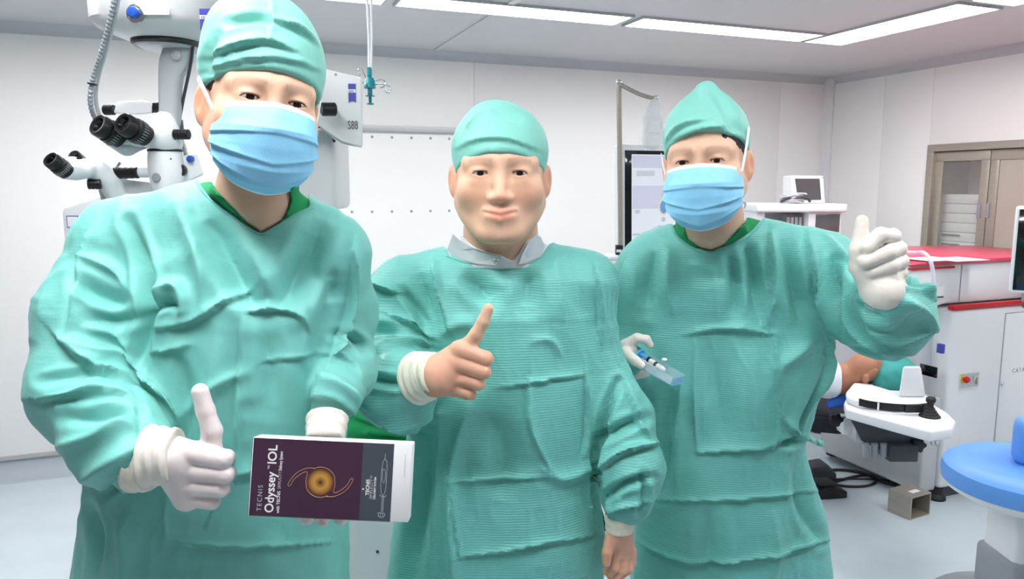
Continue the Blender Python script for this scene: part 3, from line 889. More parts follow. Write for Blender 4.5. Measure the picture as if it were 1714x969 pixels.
strk = [
 ([(216,372),(246,440),(255,505),(246,560),(236,620)], 12, 12, 'v', TO),
 ([(104,572),(140,610),(185,637),(250,650),(288,705)], 15, 11, 's', (.8,1.2)),
 ([(288,692),(255,632),(210,600),(150,590),(104,568)], 12, 7, 'r', (.8,1.2)),
 ([(64,668),(120,662),(170,655),(222,668),(262,700)], 13, 8, 's', (.8,1.2)),
 ([(72,640),(130,628),(180,615)], 10, 4, 'v', (.8,1.2)),
 ([(104,745),(150,735),(200,715),(225,700)], 12, 7, 'r', (.8,1.2)),
 ([(100,700),(150,700),(195,690),(240,700)], 12, 6, 'v', (.8,1.2)),
 ([(140,800),(190,770),(232,745)], 11, 7, 'r', (.8,1.2)),
 ([(170,832),(210,800),(238,775)], 9, 6, 'v', (.8,1.2)),
 ([(215,640),(235,680),(238,735)], 8, 5, 'v', (.8,1.2)),
 ([(152,385),(128,460),(116,560)], 7, 5, 's', (.8,1.25)),
 ([(128,470),(170,495),(215,515)], 14, 6, 'v', (.8,1.25)),
 ([(140,430),(190,450),(236,500)], 12, 5, 'r', (.8,1.25)),
 ([(245,528),(200,540),(150,535)], 12, 5, 'v', (.8,1.25)),
 ([(225,585),(190,560),(150,548)], 10, 5, 'r', (.8,1.25)),
 ([(252,508),(275,486),(300,478),(312,505),(304,528)], 10, 9, 'r', TO),
 ([(262,520),(285,505),(300,515)], 7, 7, 'v', TO),
 ([(258,590),(285,586),(312,580)], 6, 4, 's', TO),
 ([(262,548),(300,545),(340,530),(400,492),(424,482)], 9, 5, 's', TO),
 ([(300,350),(330,400),(345,470),(340,520)], 18, 9, 'r', TO),
 ([(350,365),(385,440),(420,500),(432,516)], 24, 12, 'v', TO),
 ([(538,365),(510,440),(482,500),(455,520)], 24, 10, 'v', TO),
 ([(432,400),(436,450),(440,500)], 26, 7, 'r', TO),
 ([(415,522),(460,516),(500,524),(512,548)], 8, 6, 's', TO),
 ([(404,545),(402,620),(396,720),(394,800)], 7, 5, 's', TO),
 ([(440,535),(452,600),(450,680)], 18, 5, 'v', TO),
 ([(365,560),(355,640),(352,720)], 20, 6, 'r', TO),
 ([(300,600),(318,680),(312,760)], 16, 5, 'v', TO),
 ([(592,420),(590,500),(560,590),(540,660),(522,712)], 11, 9, 's', TO),
 ([(560,470),(545,540),(520,620)], 16, 6, 'v', TO),
 ([(430,610),(480,598),(550,592)], 5, 2.5, 's', TO),
 ([(300,700),(360,640),(420,620)], 10, 4, 'r', TO),
 ([(276,800),(278,850),(277,905)], 4, 3.5, 's', TO),
 ([(277,905),(330,912),(390,916),(470,912),(560,908)], 4, 3.5, 's', TO),
 ([(395,793),(360,840),(345,880)], 8, 4, 's', TO),
 ([(394,798),(405,790),(430,790)], 8, 4, 's', TO),
 ([(150,850),(165,900),(160,960)], 12, 7, 'v', TO),
 ([(200,860),(215,910),(210,990)], 16, 6, 'r', TO),
 ([(560,600),(590,610),(606,640)], 9, 7, 's', TO), ([(540,640),(575,650),(605,680)], 9, 7, 'r', TO),
 ([(530,668),(560,662),(600,700)], 8, 6, 's', (.9,1.3)), ([(560,560),(590,565),(610,590)], 9, 6, 'v', (.9,1.3)),
]
gown_o = dress('surgical_gown', gownL, gownL_cut, (-.82, .82, .42), (.02, 1.44, 1.70), .0038, strk, [armLR, armLL], M_['gownA'], personL, 3)
print('buckled', time.time() - t0)
binding(gownL, [(322,288),(333,303),(345,322),(378,350),(410,374),(437,391),(462,377),(495,356),(519,346),(514,318)], personL, M_['gownA'], d0=.95)
# green scrub top showing in the neckline
scL_cut = cutter([(340,250),(345,288),(362,318),(392,350),(437,400),(478,362),(486,340),(482,250)], 1.15)
def scrubL(p):
    t = torsoL(p); c = gownL_cut(p)
    d = smin(head_sdf(HL.loc(p)) * HL.s, chain(p, neckL, .02), .022)
    d = smin(d, t + .013, .014) - .006
    d = np.where(p[:, 2] < neckL[1][0][2], np.maximum(d, t + .004 + np.clip(c - .004, 0, .03) - np.clip(-c * 3, 0, 1)), d)
    d = smax(smax(d, -scL_cut(p), .002), c - .018, .002)
    return smax(d, (p[:, 2] - P(330, 286, 1.17)[2]).astype(f32), .003).astype(f32)
V, F = mesh_sdf(scrubL, (-.62, .9, 1.34), (-.15, 1.42, 1.72), .0035, slack=.06)
link('scrub_top', np_mesh('scrub_top', lap(V, F, 2), F), M_['green'], personL)
face_mask(HL, personL, wide=.95)
for sx in (-1, 1):
    strap(HL, [(sx*.071, -.040, -.022), (sx*.080, -.016, .002), (sx*.0875, .010, .022)], .0065, personL)
    strap(HL, [(sx*.068, -.036, -.09), (sx*.074, -.012, -.075), (sx*.080, .012, -.045)], .003, personL)
def capL(q):
    d = ell(q, (0, .014, .052), (.089, .108, .098))
    d = smin(d, ell(q, (-.012, .02, .105), (.060, .07, .048)), .04)
    return d
def capL_cut(q): return (.036 - q[:, 2] - (q[:, 1] + .08) * .20 - np.abs(q[:, 0]) ** 2 * 1.5)
c = HL.c
cap_obj(HL, capL, capL_cut, .004, personL, [
  ([(350,95),(400,75),(450,68),(490,85)], 9, 6, 's', (0,2)), ([(345,118),(400,100),(470,95),(540,118)], 8, 4, 's', (0,2)),
  ([(380,40),(430,28),(455,38)], 8, 5, 'v', (0,2)), ([(452,35),(500,48),(540,80)], 9, 6, 's', (0,2)),
  ([(365,60),(345,100),(350,140)], 9, 4, 'v', (0,2)), ([(452,0),(454,40),(450,70)], 6, 4, 's', (0,2))], 4, c + (-.16, -.16, -.06), c + (.16, .16, .22))
hair_obj(HL, personL, .004, c + (-.12, -.13, -.12), c + (.12, .14, .15), front=-.028)
# gloved right hand, thumb up
D = .985
th = px_chain([(335,656,.012,15),(344,688,.012,16),(355,722,.012,17.5),(352,752,.014,19),(318,772,.012,26)], D)
fi = [px_chain([(318,757,0,21),(374,768,-.006,16.5),(380,766,.022,14.5),(352,766,.034,13)], D),
      px_chain([(314,786,0,20),(377,794,-.006,15.5),(382,793,.022,14),(352,792,.034,13)], D),
      px_chain([(312,812,.002,19),(369,818,-.003,15),(374,817,.024,13.5),(348,816,.036,12.5)], D),
      px_chain([(316,832,.006,17),(355,840,.003,13.5),(358,838,.028,12),(338,836,.038,11)], D)]
pa = [px_chain([(290,764,.0,30),(318,765,.012,27)], D), px_chain([(290,766,.0,30),(316,792,.012,27)], D), px_chain([(290,768,.0,30),(318,822,.014,24)], D),
      px_chain([(318,772,.026,22),(330,815,.03,22)], D), px_chain([(292,780,.004,30),(312,834,.010,22)], D)]
hf = hand_sdf(fi, pa, th)
l, u = bounds(fi + pa + [th]); V, F = mesh_sdf(hf, l, u, .0017)
def glove(V, F, parent, m, seed=1, name='glove'):
    V = lap(V, F, 2, .4); N = vnormals(V, F); V = V + N * (.00045 * vnoise(V, 120, seed) + .0006 * vnoise(V, 45, seed))[:, None]
    return link(name, np_mesh(name, V, F), m, parent)
gl = glove(V, F, personL, M_['gloveW'])
def cuff(a, ra, b, rb, parent, m, name='knit_cuff', wr=.0022, h=.003, seed=3):
    """open gathered sleeve end from a to b"""
    def f(p):
        d = seg(p, a, b, ra, rb); ab = np.array(b) - np.array(a); L_ = np.linalg.norm(ab); ab = ab / L_
        t = ((p - np.asarray(a, f32)) @ ab.astype(f32)); return smax(d, np.maximum(-t - .004, t - L_ - .004), .003).astype(f32)
    l, u = bounds([[(np.array(a), ra), (np.array(b), rb)]]); V, F = mesh_sdf(f, l, u, h)
    ab = np.array(b) - np.array(a); ab /= np.linalg.norm(ab)
    t = (V - a) @ ab; N = vnormals(V, F)
    V = V + N * (wr * vnoise(np.stack([t * 3, t * 3 + V[:, 0] * .3, V[:, 2] * .5 + V[:, 1] * .5], 1), 75, seed) + wr * .8 * np.sin(t * 420 + 2 * vnoise(V, 30, seed)))[:, None]
    return cloth_obj(name, V, F, m, parent, 1)
a, ra = J(292,764,.985,47); b, rb = J(252,762,.985,54); cuff(a, ra, b, rb, personL, M_['glove'], 'glove_cuff')
a, ra = J(258,772,.985,52); b, rb = J(234,768,.99,57); cuff(a, ra, b, rb, personL, M_['knit'], seed=5)
# gloved left hand behind the carton
D = 1.045
fi = [px_chain([(525,790,0,15),(513,840,.0,13),(512,866,-.006,12),(516,869,-.022,10)], D), px_chain([(545,795,0,15),(541,842,.0,13),(540,868,-.006,12),(542,872,-.022,10)], D),
      px_chain([(565,795,0,15),(568,842,0,13),(570,866,-.006,12),(572,869,-.02,10)], D), px_chain([(582,788,0,14),(590,820,0,12),(595,845,0,11)], D)]
pa = [px_chain([(544,712,.03,33),(545,760,.012,28)], D), px_chain([(545,752,.01,26),(528,792,.006,18)], D), px_chain([(545,752,.01,26),(575,792,.006,18)], D)]
th = px_chain([(545,740,.01,20),(520,752,.0,14),(508,772,.004,12)], D)
l, u = bounds(fi + pa + [th]); V, F = mesh_sdf(hand_sdf(fi, pa, th), l, u, .002); glove(V, F, personL, M_['gloveW'], 3)
a, ra = J(544,735,1.045,33); b, rb = J(548,700,1.07,36); cuff(a, ra, b, rb, personL, M_['glove'], 'glove_cuff', wr=.001)
legs(TL[3][1], 1.2, personL, M_['green'])
print('left done', time.time() - t0)
# ------------------------------------------------------------------ middle man: bare hand thumbs up, grey collar
HM = Head(837, 289, 1.345, yaw=1, pitch=0, roll=0, sc=1.04)
neckM = [J(837, 330, 1.45, 58), J(838, 390, 1.47, 58), J(838, 445, 1.50, 70)]
TM = rows_px([(418,770,905,1.51,.05),(424,745,925,1.51,.065),(438,712,958,1.51,.09),(465,672,990,1.505,.105),(520,650,1008,1.50,.120),(600,660,1012,1.50,.128),(700,688,1004,1.50,.135),(800,672,1000,1.50,.14),(880,660,1009,1.50,.145),(969,648,1010,1.50,.15),(1100,636,1008,1.50,.15),(1300,622,1012,1.5,.15)])
armMR = [J(676,502,1.49,60), J(655,590,1.43,60), J(664,652,1.35,64), J(668,640,1.31,57)]
armML = [J(980,480,1.50,54), J(985,580,1.49,46), J(1036,700,1.46,56), J(1055,780,1.42,52), J(1050,832,1.41,46)]
trapM = [J(838,452,1.50,58), J(684,490,1.50,64)]; trapM2 = [J(838,452,1.50,58), J(975,474,1.50,56)]
def torsoM(p):
    d = loft(p, TM); d = smin(d, chain(p, trapM), .03); return smin(d, chain(p, trapM2), .03)
gownM_cut = cutter([(738,330),(740,404),(752,426),(788,438),(832,444),(876,441),(906,427),(924,402),(928,330)], 1.45)
def gownM(p):
    d = smin(torsoM(p), chain(p, armMR, .03), .022); d = smin(d, chain(p, armML, .03), .022)
    return smax(d, -gownM_cut(p), .003).astype(f32)
# bare right hand
D = 1.255
thM = px_chain([(817,517,.0,9.5),(809,538,.0,10.5),(797,560,.002,11.5),(783,580,.008,15),(762,600,.014,20)], D)
fiM = [px_chain([(767,584,.0,14.5),(813,600,-.008,12.5),(815,601,.020,11.5),(792,602,.030,10)], D),
       px_chain([(760,606,-.003,14),(808,622,-.010,12.5),(811,623,.018,11.5),(790,622,.030,10)], D),
       px_chain([(756,628,.0,13),(799,642,-.006,11.5),(802,643,.020,10.5),(782,642,.030,10)], D),
       px_chain([(756,648,.004,12.5),(784,659,.0,10.5),(788,660,.022,9.5),(770,658,.03,9)], D)]
paM = [px_chain([(728,628,.0,31),(768,590,.010,19)], D), px_chain([(728,628,.0,31),(762,612,.012,20)], D), px_chain([(728,632,.0,30),(762,648,.014,18)], D), px_chain([(762,600,.024,18),(775,640,.03,17)], D)]
l, u = bounds(fiM + paM + [thM])
# hanging left hand
D2 = 1.40
thm = px_chain([(1022,905,-.012,12),(1016,925,-.020,9),(1015,942,-.020,8)], D2)
fim = [px_chain([(1030,930,.0,11),(1028,950,-.006,9),(1020,958,-.004,8),(1014,956,.006,7)], D2), px_chain([(1042,932,.006,11),(1042,955,.0,9),(1030,966,.0,8),(1022,964,.01,7)], D2),
       px_chain([(1052,930,.014,10),(1052,952,.012,8.5),(1040,962,.012,8)], D2), px_chain([(1058,922,.022,9),(1058,942,.022,7.5),(1048,950,.024,7)], D2)]
pam = [px_chain([(1037,880,.0,21),(1032,925,.004,15)], D2), px_chain([(1037,880,.0,21),(1050,922,.014,14)], D2)]
l2, u2 = bounds(fim + pam + [thm])
personM = body('person', HM, neckM, torsoM, gownM_cut, [armMR, armML], [(hand_sdf(fiM, paM, thM, k=.006), l, u, .0021), (hand_sdf(fim, pam, thm, k=.006), l2, u2, .0028)],
    (222, 180, 154), 1.07, 'man in the middle, unmasked, in teal gown over a grey collar, bare thumb up', h=.0024)
eyes(HM, personM, wide=1.07)
A = (1.1, 1.7)
strk = [
 ([(724,447),(738,500),(754,552)], 9, 7, 's', A), ([(700,455),(712,500),(722,548)], 14, 7, 'v', A), ([(780,452),(800,475),(820,502)], 18, 8, 'v', A),
 ([(878,447),(884,475),(882,512)], 18, 6, 'v', A), ([(920,440),(935,480),(930,540)], 22, 6, 'r', A), ([(994,440),(1003,500),(1006,575)], 7, 5, 's', A),
 ([(620,472),(642,484),(664,490)], 7, 7, 's', A), ([(676,488),(695,515),(714,552)], 9, 7, 'v', A), ([(655,530),(690,545),(726,566)], 8, 6, 's', A),
 ([(604,608),(640,585),(690,572),(718,578)], 9, 8, 's', A), ([(615,560),(640,550),(670,560)], 10, 6, 'v', A), ([(616,632),(650,640),(680,640)], 9, 7, 'v', A),
 ([(600,662),(630,688),(670,706),(722,722)], 9, 7, 's', A), ([(606,640),(620,668),(650,684)], 9, 6, 'r', A), ([(640,700),(690,700),(745,690)], 8, 5, 'r', A),
 ([(740,560),(770,540),(795,545)], 12, 4, 'r', A),
 ([(888,575),(905,566),(925,570),(940,596)], 7, 2.2, 'r', A),
 ([(832,649),(900,638),(979,626)], 4, 3, 's', A), ([(885,631),(882,700),(900,750),(920,785)], 9, 5, 's', A),
 ([(757,805),(830,803),(920,798)], 4, 3.5, 's', A), ([(762,805),(764,860),(772,930)], 4, 3, 's', A), ([(772,931),(850,920),(918,905),(990,898)], 5, 4, 's', A),
 ([(785,684),(766,740),(756,810),(758,900),(762,990)], 13, 8, 'r', A), ([(720,720),(712,800),(700,880),(690,980)], 16, 8, 'v', A), ([(735,700),(740,780),(725,900)], 10, 5, 's', A),
 ([(979,628),(986,690),(975,765)], 6, 5, 's', A), ([(900,778),(943,808),(996,773)], 9, 4, 'r', A), ([(820,700),(850,760),(840,840)], 26, 5, 'v', A),
 ([(1034,640),(1010,700),(994,770),(1004,840),(1010,880)], 9, 10, 'v', A),
 ([(1046,640),(1062,690),(1084,735)], 8, 6, 's', A), ([(1006,786),(1044,755),(1102,742)], 9, 7, 's', A), ([(1010,835),(1044,808),(1090,798)], 8, 6, 'v', A),
 ([(1018,856),(1050,846),(1086,838)], 6, 5, 's', A), ([(1000,740),(1040,715),(1080,700)], 10, 6, 'v', A), ([(1070,860),(1080,820),(1075,790)], 7, 5, 'v', A),
]
dress('surgical_gown', gownM, gownM_cut, (-.50, 1.10, .42), (.36, 1.78, 1.60), .0042, strk, [armMR, armML], M_['gownB'], personM, 8, k=1.35)
binding(gownM, [(740,404),(752,426),(788,438),(832,444),(876,441),(906,427),(924,402),(928,380)], personM, M_['gownB'], d0=1.2)
# grey shirt with a stand collar, open at the throat, one snap button
col_p = cutter([(722,412),(752,382),(772,394),(792,412),(812,421),(836,425),(850,432),(868,424),(880,404),(898,392),(924,404),(915,450),(735,450)], 1.45)
col_n = cutter([(843,430),(858,436),(870,424),(866,408),(850,400),(836,408),(836,424)], 1.45)
def shirt(p):
    d = smin(chain(p, [(q, r + .006) for q, r in neckM], .02), torsoM(p) + .006, .02)
    d = smax(d, col_p(p), .002); return smax(d, -col_n(p), .002).astype(f32)
V, F = mesh_sdf(shirt, (-.16, 1.30, 1.36), (.14, 1.66, 1.52), .003)
link('shirt_collar', np_mesh('shirt_collar', lap(V, F, 2), F), M_['collar'], personM)
def flap(pts, off, name='collar_flap'):
    """a folded collar leaf lying over the stand, outline in pixels on the neck's front"""
    mb = MB(); n = len(pts); fr = []; bk = []
    for x, y in pts:
        r = ray(x, y); t = 1.30
        for _ in range(60):
            if t > 1.5: t = 1.44; break
            p = (_C + r * t / r[1]).astype(f32)[None]; dd = float(smin(chain(p, [(q, r_ + .006) for q, r_ in neckM], .02), torsoM(p) + .006, .02)[0])
            if dd < off: break
            t += max(dd - off, .0005) * .7
        fr.append(_C + r * (t - .001) / r[1]); bk.append(_C + r * (t + .002) / r[1])
    mb.add(fr + bk, [tuple(range(n)), tuple(range(n, 2 * n))[::-1]] + [(i, i + n, (i + 1) % n + n, (i + 1) % n) for i in range(n)])
    return mb.build(name, M_['collar'], personM)
flap([(758,392),(770,402),(788,414),(815,424),(838,430),(830,444),(795,441),(762,434),(748,418)], .003)
flap([(898,393),(906,398),(912,412),(905,430),(880,441),(868,443),(874,425),(884,406)], .003)
sb = P(830, 437, 1.388)
MB().ball(sb, (.0055, .003, .0055), 14).build('snap_button', M_['chrome'], personM)
def capM(q):
    d = ell(q, (0, .014, .040), (.089, .108, .088))
    return smin(d, ell(q, (-.014, .0, .095), (.032, .05, .024)), .03)
def capM_cut(q): return (.030 - q[:, 2] - (q[:, 1] + .08) * .22 - np.abs(q[:, 0]) ** 2 * 2.5)
c = HM.c
cap_obj(HM, capM, capM_cut, .0045, personM, [([(825,182),(805,190),(780,215)], 6, 5, 's', (0,3)), ([(830,184),(850,195),(870,200)], 6, 3, 'v', (0,3)), ([(760,250),(790,235),(840,228),(900,250)], 8, 3, 's', (0,3))],
        6, c + (-.16, -.16, -.06), c + (.16, .16, .22), growth=.035)
hair_obj(HM, personM, .004, c + (-.13, -.13, -.12), c + (.13, .14, .15), wide=1.03, front=-.02)
a, ra = J(732,625,1.25,37); b, rb = J(700,633,1.28,46); cuff(a, ra, b, rb, personM, M_['knit'], wr=.0012)
a, ra = J(1037,886,1.40,25); b, rb = J(1037,862,1.40,27); cuff(a, ra, b, rb, personM, M_['knit'], wr=.0006)
legs(TM[3][1], 1.5, personM, M_['dgrey'])
# ------------------------------------------------------------------ right man: gloved thumb up, tray in the other hand
HR = Head(1171, 270, 1.455, yaw=-22, pitch=2, roll=-3, sc=1.03)
neckR = [J(1178, 300, 1.55, 52), J(1188, 360, 1.57, 50), J(1192, 430, 1.62, 58)]
TR = rows_px([(372,1150,1262,1.70,.05),(380,1120,1285,1.70,.065),(392,1095,1318,1.70,.085),(420,1062,1375,1.70,.105),(470,1045,1400,1.70,.118),(560,1046,1390,1.70,.126),(640,1060,1374,1.70,.13),(735,1078,1338,1.70,.13),(790,1068,1352,1.70,.135),(850,1062,1374,1.70,.14),(969,1056,1388,1.70,.145),(1100,1066,1400,1.70,.14),(1260,1075,1412,1.70,.14)])
armRL = [J(1080,462,1.70,48), J(1066,560,1.70,44), J(1062,622,1.66,40), J(1052,604,1.58,27)]      # his right arm
armRR = [J(1388,458,1.64,58), J(1440,505,1.60,68), J(1480,526,1.54,72), J(1478,500,1.42,42)]      # his left arm
trapR = [J(1190,402,1.64,54), J(1088,452,1.70,56)]; trapR2 = [J(1190,402,1.64,54), J(1372,448,1.65,62)]
def torsoR(p):
    d = loft(p, TR); d = smin(d, chain(p, trapR), .03); return smin(d, chain(p, trapR2), .03)
gownR_cut = cutter([(1108,320),(1124,372),(1136,396),(1160,413),(1190,420),(1222,408),(1256,388),(1276,366),(1264,320)], 1.58)
def gownR(p):
    d = smin(torsoR(p), chain(p, armRL, .03), .022); d = smin(d, chain(p, armRR, .03), .022)
    return smax(d, -gownR_cut(p), .003).astype(f32)
personR = body('person', HR, neckR, torsoR, gownR_cut, [armRL, armRR], [], (220, 178, 152), 1.0,
    'man at the right in teal gown and pointed cap, thumb up, holding a clear tray', h=.0024)
eyes(HR, personR)
A = (1.2, 1.9)
strk = [
 ([(1250,400),(1258,450),(1268,530)], 13, 8, 'v', A), ([(1289,388),(1296,460),(1280,545)], 12, 8, 's', A), ([(1315,395),(1326,480),(1345,540)], 14, 8, 'v', A),
 ([(1350,400),(1360,460),(1388,552)], 12, 8, 's', A), ([(1049,440),(1040,500),(1036,545)], 10, 6, 's', A), ([(1094,418),(1086,470),(1081,515)], 16, 7, 'v', A), ([(1120,410),(1118,470),(1128,530)], 16, 6, 'r', A),
 ([(1190,430),(1196,480),(1200,540)], 24, 5, 'r', A), ([(1225,425),(1230,480),(1228,530)], 12, 5, 'v', A), ([(1150,560),(1215,545),(1290,560)], 8, 4, 's', A),
 ([(1162,556),(1160,650),(1166,755)], 4, 4, 's', A), ([(1296,556),(1300,650),(1304,742)], 4.5, 5, 's', A), ([(1166,757),(1235,752),(1306,744)], 5, 5, 's', A),
 ([(1200,600),(1205,680),(1215,740)], 20, 4, 'v', A), ([(1260,580),(1250,650),(1258,720)], 18, 4, 'r', A), ([(1290,620),(1320,600),(1360,570)], 12, 6, 'r', A),
 ([(1388,560),(1392,600),(1372,660),(1346,720)], 9, 6, 's', A), ([(1330,735),(1352,700),(1380,650)], 12, 6, 'v', A), ([(1306,745),(1322,740),(1340,738)], 7, 8, 'v', A), ([(1310,700),(1325,720),(1342,732)], 8, 6, 's', A),
 ([(1100,838),(1230,836),(1368,822)], 4, 4, 's', A), ([(1075,911),(1120,932),(1166,943),(1260,935),(1384,905)], 5, 5, 's', A), ([(1120,650),(1118,740),(1105,830)], 14, 6, 'v', A),
 ([(1140,640),(1132,720),(1128,800)], 10, 5, 's', A), ([(1330,780),(1340,850),(1372,905)], 12, 5, 'v', A), ([(1180,850),(1190,900),(1180,990)], 20, 5, 'v', A), ([(1290,850),(1300,930),(1292,990)], 16, 5, 'r', A),
 ([(1396,440),(1402,500),(1404,570)], 10, 8, 'v', A), ([(1410,494),(1418,545),(1460,568),(1524,590)], 11, 9, 's', A), ([(1440,520),(1475,552),(1520,558),(1560,550)], 10, 9, 's', A),
 ([(1508,470),(1536,471),(1564,480)], 7, 8, 'v', A), ([(1508,500),(1535,520),(1558,550)], 9, 8, 'r', A), ([(1425,500),(1450,520),(1475,530)], 8, 6, 'v', A),
 ([(1390,590),(1430,585),(1480,600)], 10, 6, 'v', A), ([(1410,450),(1430,480),(1436,510)], 9, 6, 'r', A), ([(1520,440),(1535,470),(1560,500)], 10, 6, 's', A), ([(1380,400),(1400,420),(1420,440)], 8, 5, 'r', A),
]
dress('surgical_gown', gownR, gownR_cut, (.16, 1.26, .42), (1.0, 1.92, 1.70), .0044, strk, [armRL, armRR], M_['gownB'], personR, 12, k=1.45)
binding(gownR, [(1124,372),(1130,385),(1136,396),(1160,413),(1190,420),(1222,408),(1256,388),(1276,366),(1276,350)], personR, M_['gownB'], d0=1.3)
scR_cut = cutter([(1136,320),(1146,378),(1152,400),(1190,428),(1216,404),(1250,368),(1238,320)], 1.58)
def scrubR(p):
    t = torsoR(p); c = gownR_cut(p)
    d = smin(head_sdf(HR.loc(p)) * HR.s, chain(p, neckR, .02), .022)
    d = smin(d, t + .013, .014) - .006
    d = np.where(p[:, 2] < neckR[1][0][2], np.maximum(d, t + .004 + np.clip(c - .004, 0, .03) - np.clip(-c * 3, 0, 1)), d)
    d = smax(smax(d, -scR_cut(p), .002), c - .018, .002)
    return smax(d, (p[:, 2] - P(1250, 362, 1.58)[2]).astype(f32), .003).astype(f32)
V, F = mesh_sdf(scrubR, (.24, 1.40, 1.30), (.66, 1.92, 1.62), .0035, slack=.06)
link('scrub_top', np_mesh('scrub_top', lap(V, F, 2), F), M_['green'], personR)
face_mask(HR, personR, wide=.97)
strap(HR, [(.0715, -.040, -.022), (.079, -.030, .020), (.0835, -.020, .058)], .0065, personR)
strap(HR, [(-.0715, -.040, -.022), (-.077, -.030, -.006), (-.084, -.012, .02)], .005, personR)
strap(HR, [(.070, -.036, -.08), (.076, -.016, -.085), (.070, .012, -.095)], .004, personR)
def capR(q):
    d = ell(q, (0, .012, .042), (.0835, .104, .086))
    return smin(d, seg(q, (0, .01, .09), (.004, .004, .136), .048, .015), .045)
def capR_cut(q): return (.050 - q[:, 2] - (q[:, 1] + .08) * .36 - np.abs(q[:, 0]) ** 2 * 2.0 + q[:, 0] * .12)
c = HR.c
cap_obj(HR, capR, capR_cut, .0045, personR, [([(1108,255),(1118,230),(1145,208),(1180,203)], 7, 6, 's', (0,3)), ([(1130,232),(1170,215),(1215,212)], 7, 4, 's', (0,3)), ([(1168,142),(1172,170),(1168,200)], 10, 4, 'r', (0,3)), ([(1195,150),(1215,185),(1236,230)], 9, 4, 'v', (0,3))],
        9, c + (-.16, -.16, -.06), c + (.16, .16, .24), growth=.03)
hair_obj(HR, personR, .004, c + (-.13, -.13, -.12), c + (.13, .14, .15), wide=1.0, front=-.052)
# gloved left hand, thumb up, seen from the finger side
D = 1.385
th = px_chain([(1443,370,.012,10.5),(1441,392,.010,12),(1435,418,.008,13.5),(1440,446,.012,18),(1462,478,.012,24)], D)
fi = [px_chain([(1492,412,.045,16),(1494,396,.010,13.5),(1474,394,-.008,13.5),(1452,414,-.008,12),(1447,426,.004,10.5)], D),
      px_chain([(1500,430,.045,15),(1504,416,.008,13),(1488,422,-.012,13),(1448,438,-.010,12)], D),
      px_chain([(1502,448,.045,14),(1508,437,.008,12.5),(1492,444,-.010,12.5),(1458,456,-.006,11)], D),
      px_chain([(1500,464,.045,13),(1507,457,.012,11.5),(1492,463,-.004,11.5),(1464,470,.0,10)], D)]
pa = [px_chain([(1476,490,.01,30),(1490,430,.04,22)], D), px_chain([(1476,490,.01,30),(1470,440,.03,24)], D), px_chain([(1478,486,.012,29),(1496,462,.04,18)], D)]
l, u = bounds(fi + pa + [th]); V, F = mesh_sdf(hand_sdf(fi, pa, th), l, u, .0021); glove(V, F, personR, M_['glove'], 5)
a, ra = J(1476,486,1.395,31); b, rb = J(1480,496,1.44,40); cuff(a, ra, b, rb, personR, M_['glove'], 'glove_cuff', wr=.0008)
# gloved right hand round the tray
D = 1.56
th = px_chain([(1073,611,-.048,7),(1062,603,-.045,8.5),(1048,592,-.028,10.5),(1038,596,.004,15)], D)
fi = [px_chain([(1046,578,.0,10.5),(1066,566,-.004,8.5),(1082,568,-.002,7.5),(1088,577,.0,6.5)], D), px_chain([(1042,604,.01,10.5),(1068,612,.004,8.5),(1088,606,.004,7.5)], D),
      px_chain([(1042,612,.01,10.5),(1068,620,.006,8.5),(1090,616,.006,7.5)], D), px_chain([(1042,618,.012,10),(1062,627,.01,8),(1082,625,.008,7)], D)]
pa = [px_chain([(1036,598,.02,19),(1052,582,.006,15)], D), px_chain([(1036,600,.02,19),(1056,606,.014,18)], D)]
l, u = bounds(fi + pa + [th]); V, F = mesh_sdf(hand_sdf(fi, pa, th), l, u, .0022); glove(V, F, personR, M_['glove'], 7)
legs(TR[3][1], 1.70, personR, M_['green'])
# gown tie fluttering at the waist
tb = MB(); pts = [P(1338,728,1.70), P(1352,733,1.72), P(1366,740,1.73), P(1379,743,1.74)]
for i in range(3):
    a, b = pts[i], pts[i+1]; w = np.array([0, .004, .0065])
    tb.add([a - w, b - w, b + w, a + w], [(0, 1, 2, 3)])
o = tb.build('gown_tie', M_['gownB'], personR); md = o.modifiers.new('t', 'SOLIDIFY'); md.thickness = .001
# ------------------------------------------------------------------ generic lofted housing
def loft_obj(name, secs, m, parent, n=40, e=3.0, yaw=0.0, smooth=True):
    """secs: (z, cx, cy, a, b) rising; superellipse outline"""
    mb = MB(); vs = []; fs = []
    ca, sa = math.cos(yaw), math.sin(yaw)
    for z, cx, cy, a, b in secs:
        for k in range(n):
            t = 2*math.pi*k/n; c, s_ = math.cos(t), math.sin(t)
            x = a*abs(c)**(2/e)*(1 if c >= 0 else -1); y = b*abs(s_)**(2/e)*(1 if s_ >= 0 else -1)
            vs.append((cx + x*ca - y*sa, cy + x*sa + y*ca, z))
    for i in range(len(secs)-1):
        for k in range(n):
            a, b = i*n+k, i*n+(k+1) % n; fs.append((a, b, b+n, a+n))
    fs.append(tuple(range(n))[::-1]); fs.append(tuple((len(secs)-1)*n+k for k in range(n)))
    mb.add(vs, fs); return mb.build(name, m, parent)
def sdf_obj(name, fn, chains, h, m, parent, pad=.02, sm=2):
    l, u = bounds(chains, pad); V, F = mesh_sdf(lambda p: fn(p).astype(f32), l, u, h)
    return link(name, np_mesh(name, lap(V, F, sm, .4), F), m, parent)
def facing(px, py, d, back=0):
    """frame whose z axis points from the spot back towards the room's middle, x to picture right, y up"""
    o = P(px, py, d); r = Vector((0, -1, 0)); return frame(o, (1, 0, 0), (0, 0, 1))
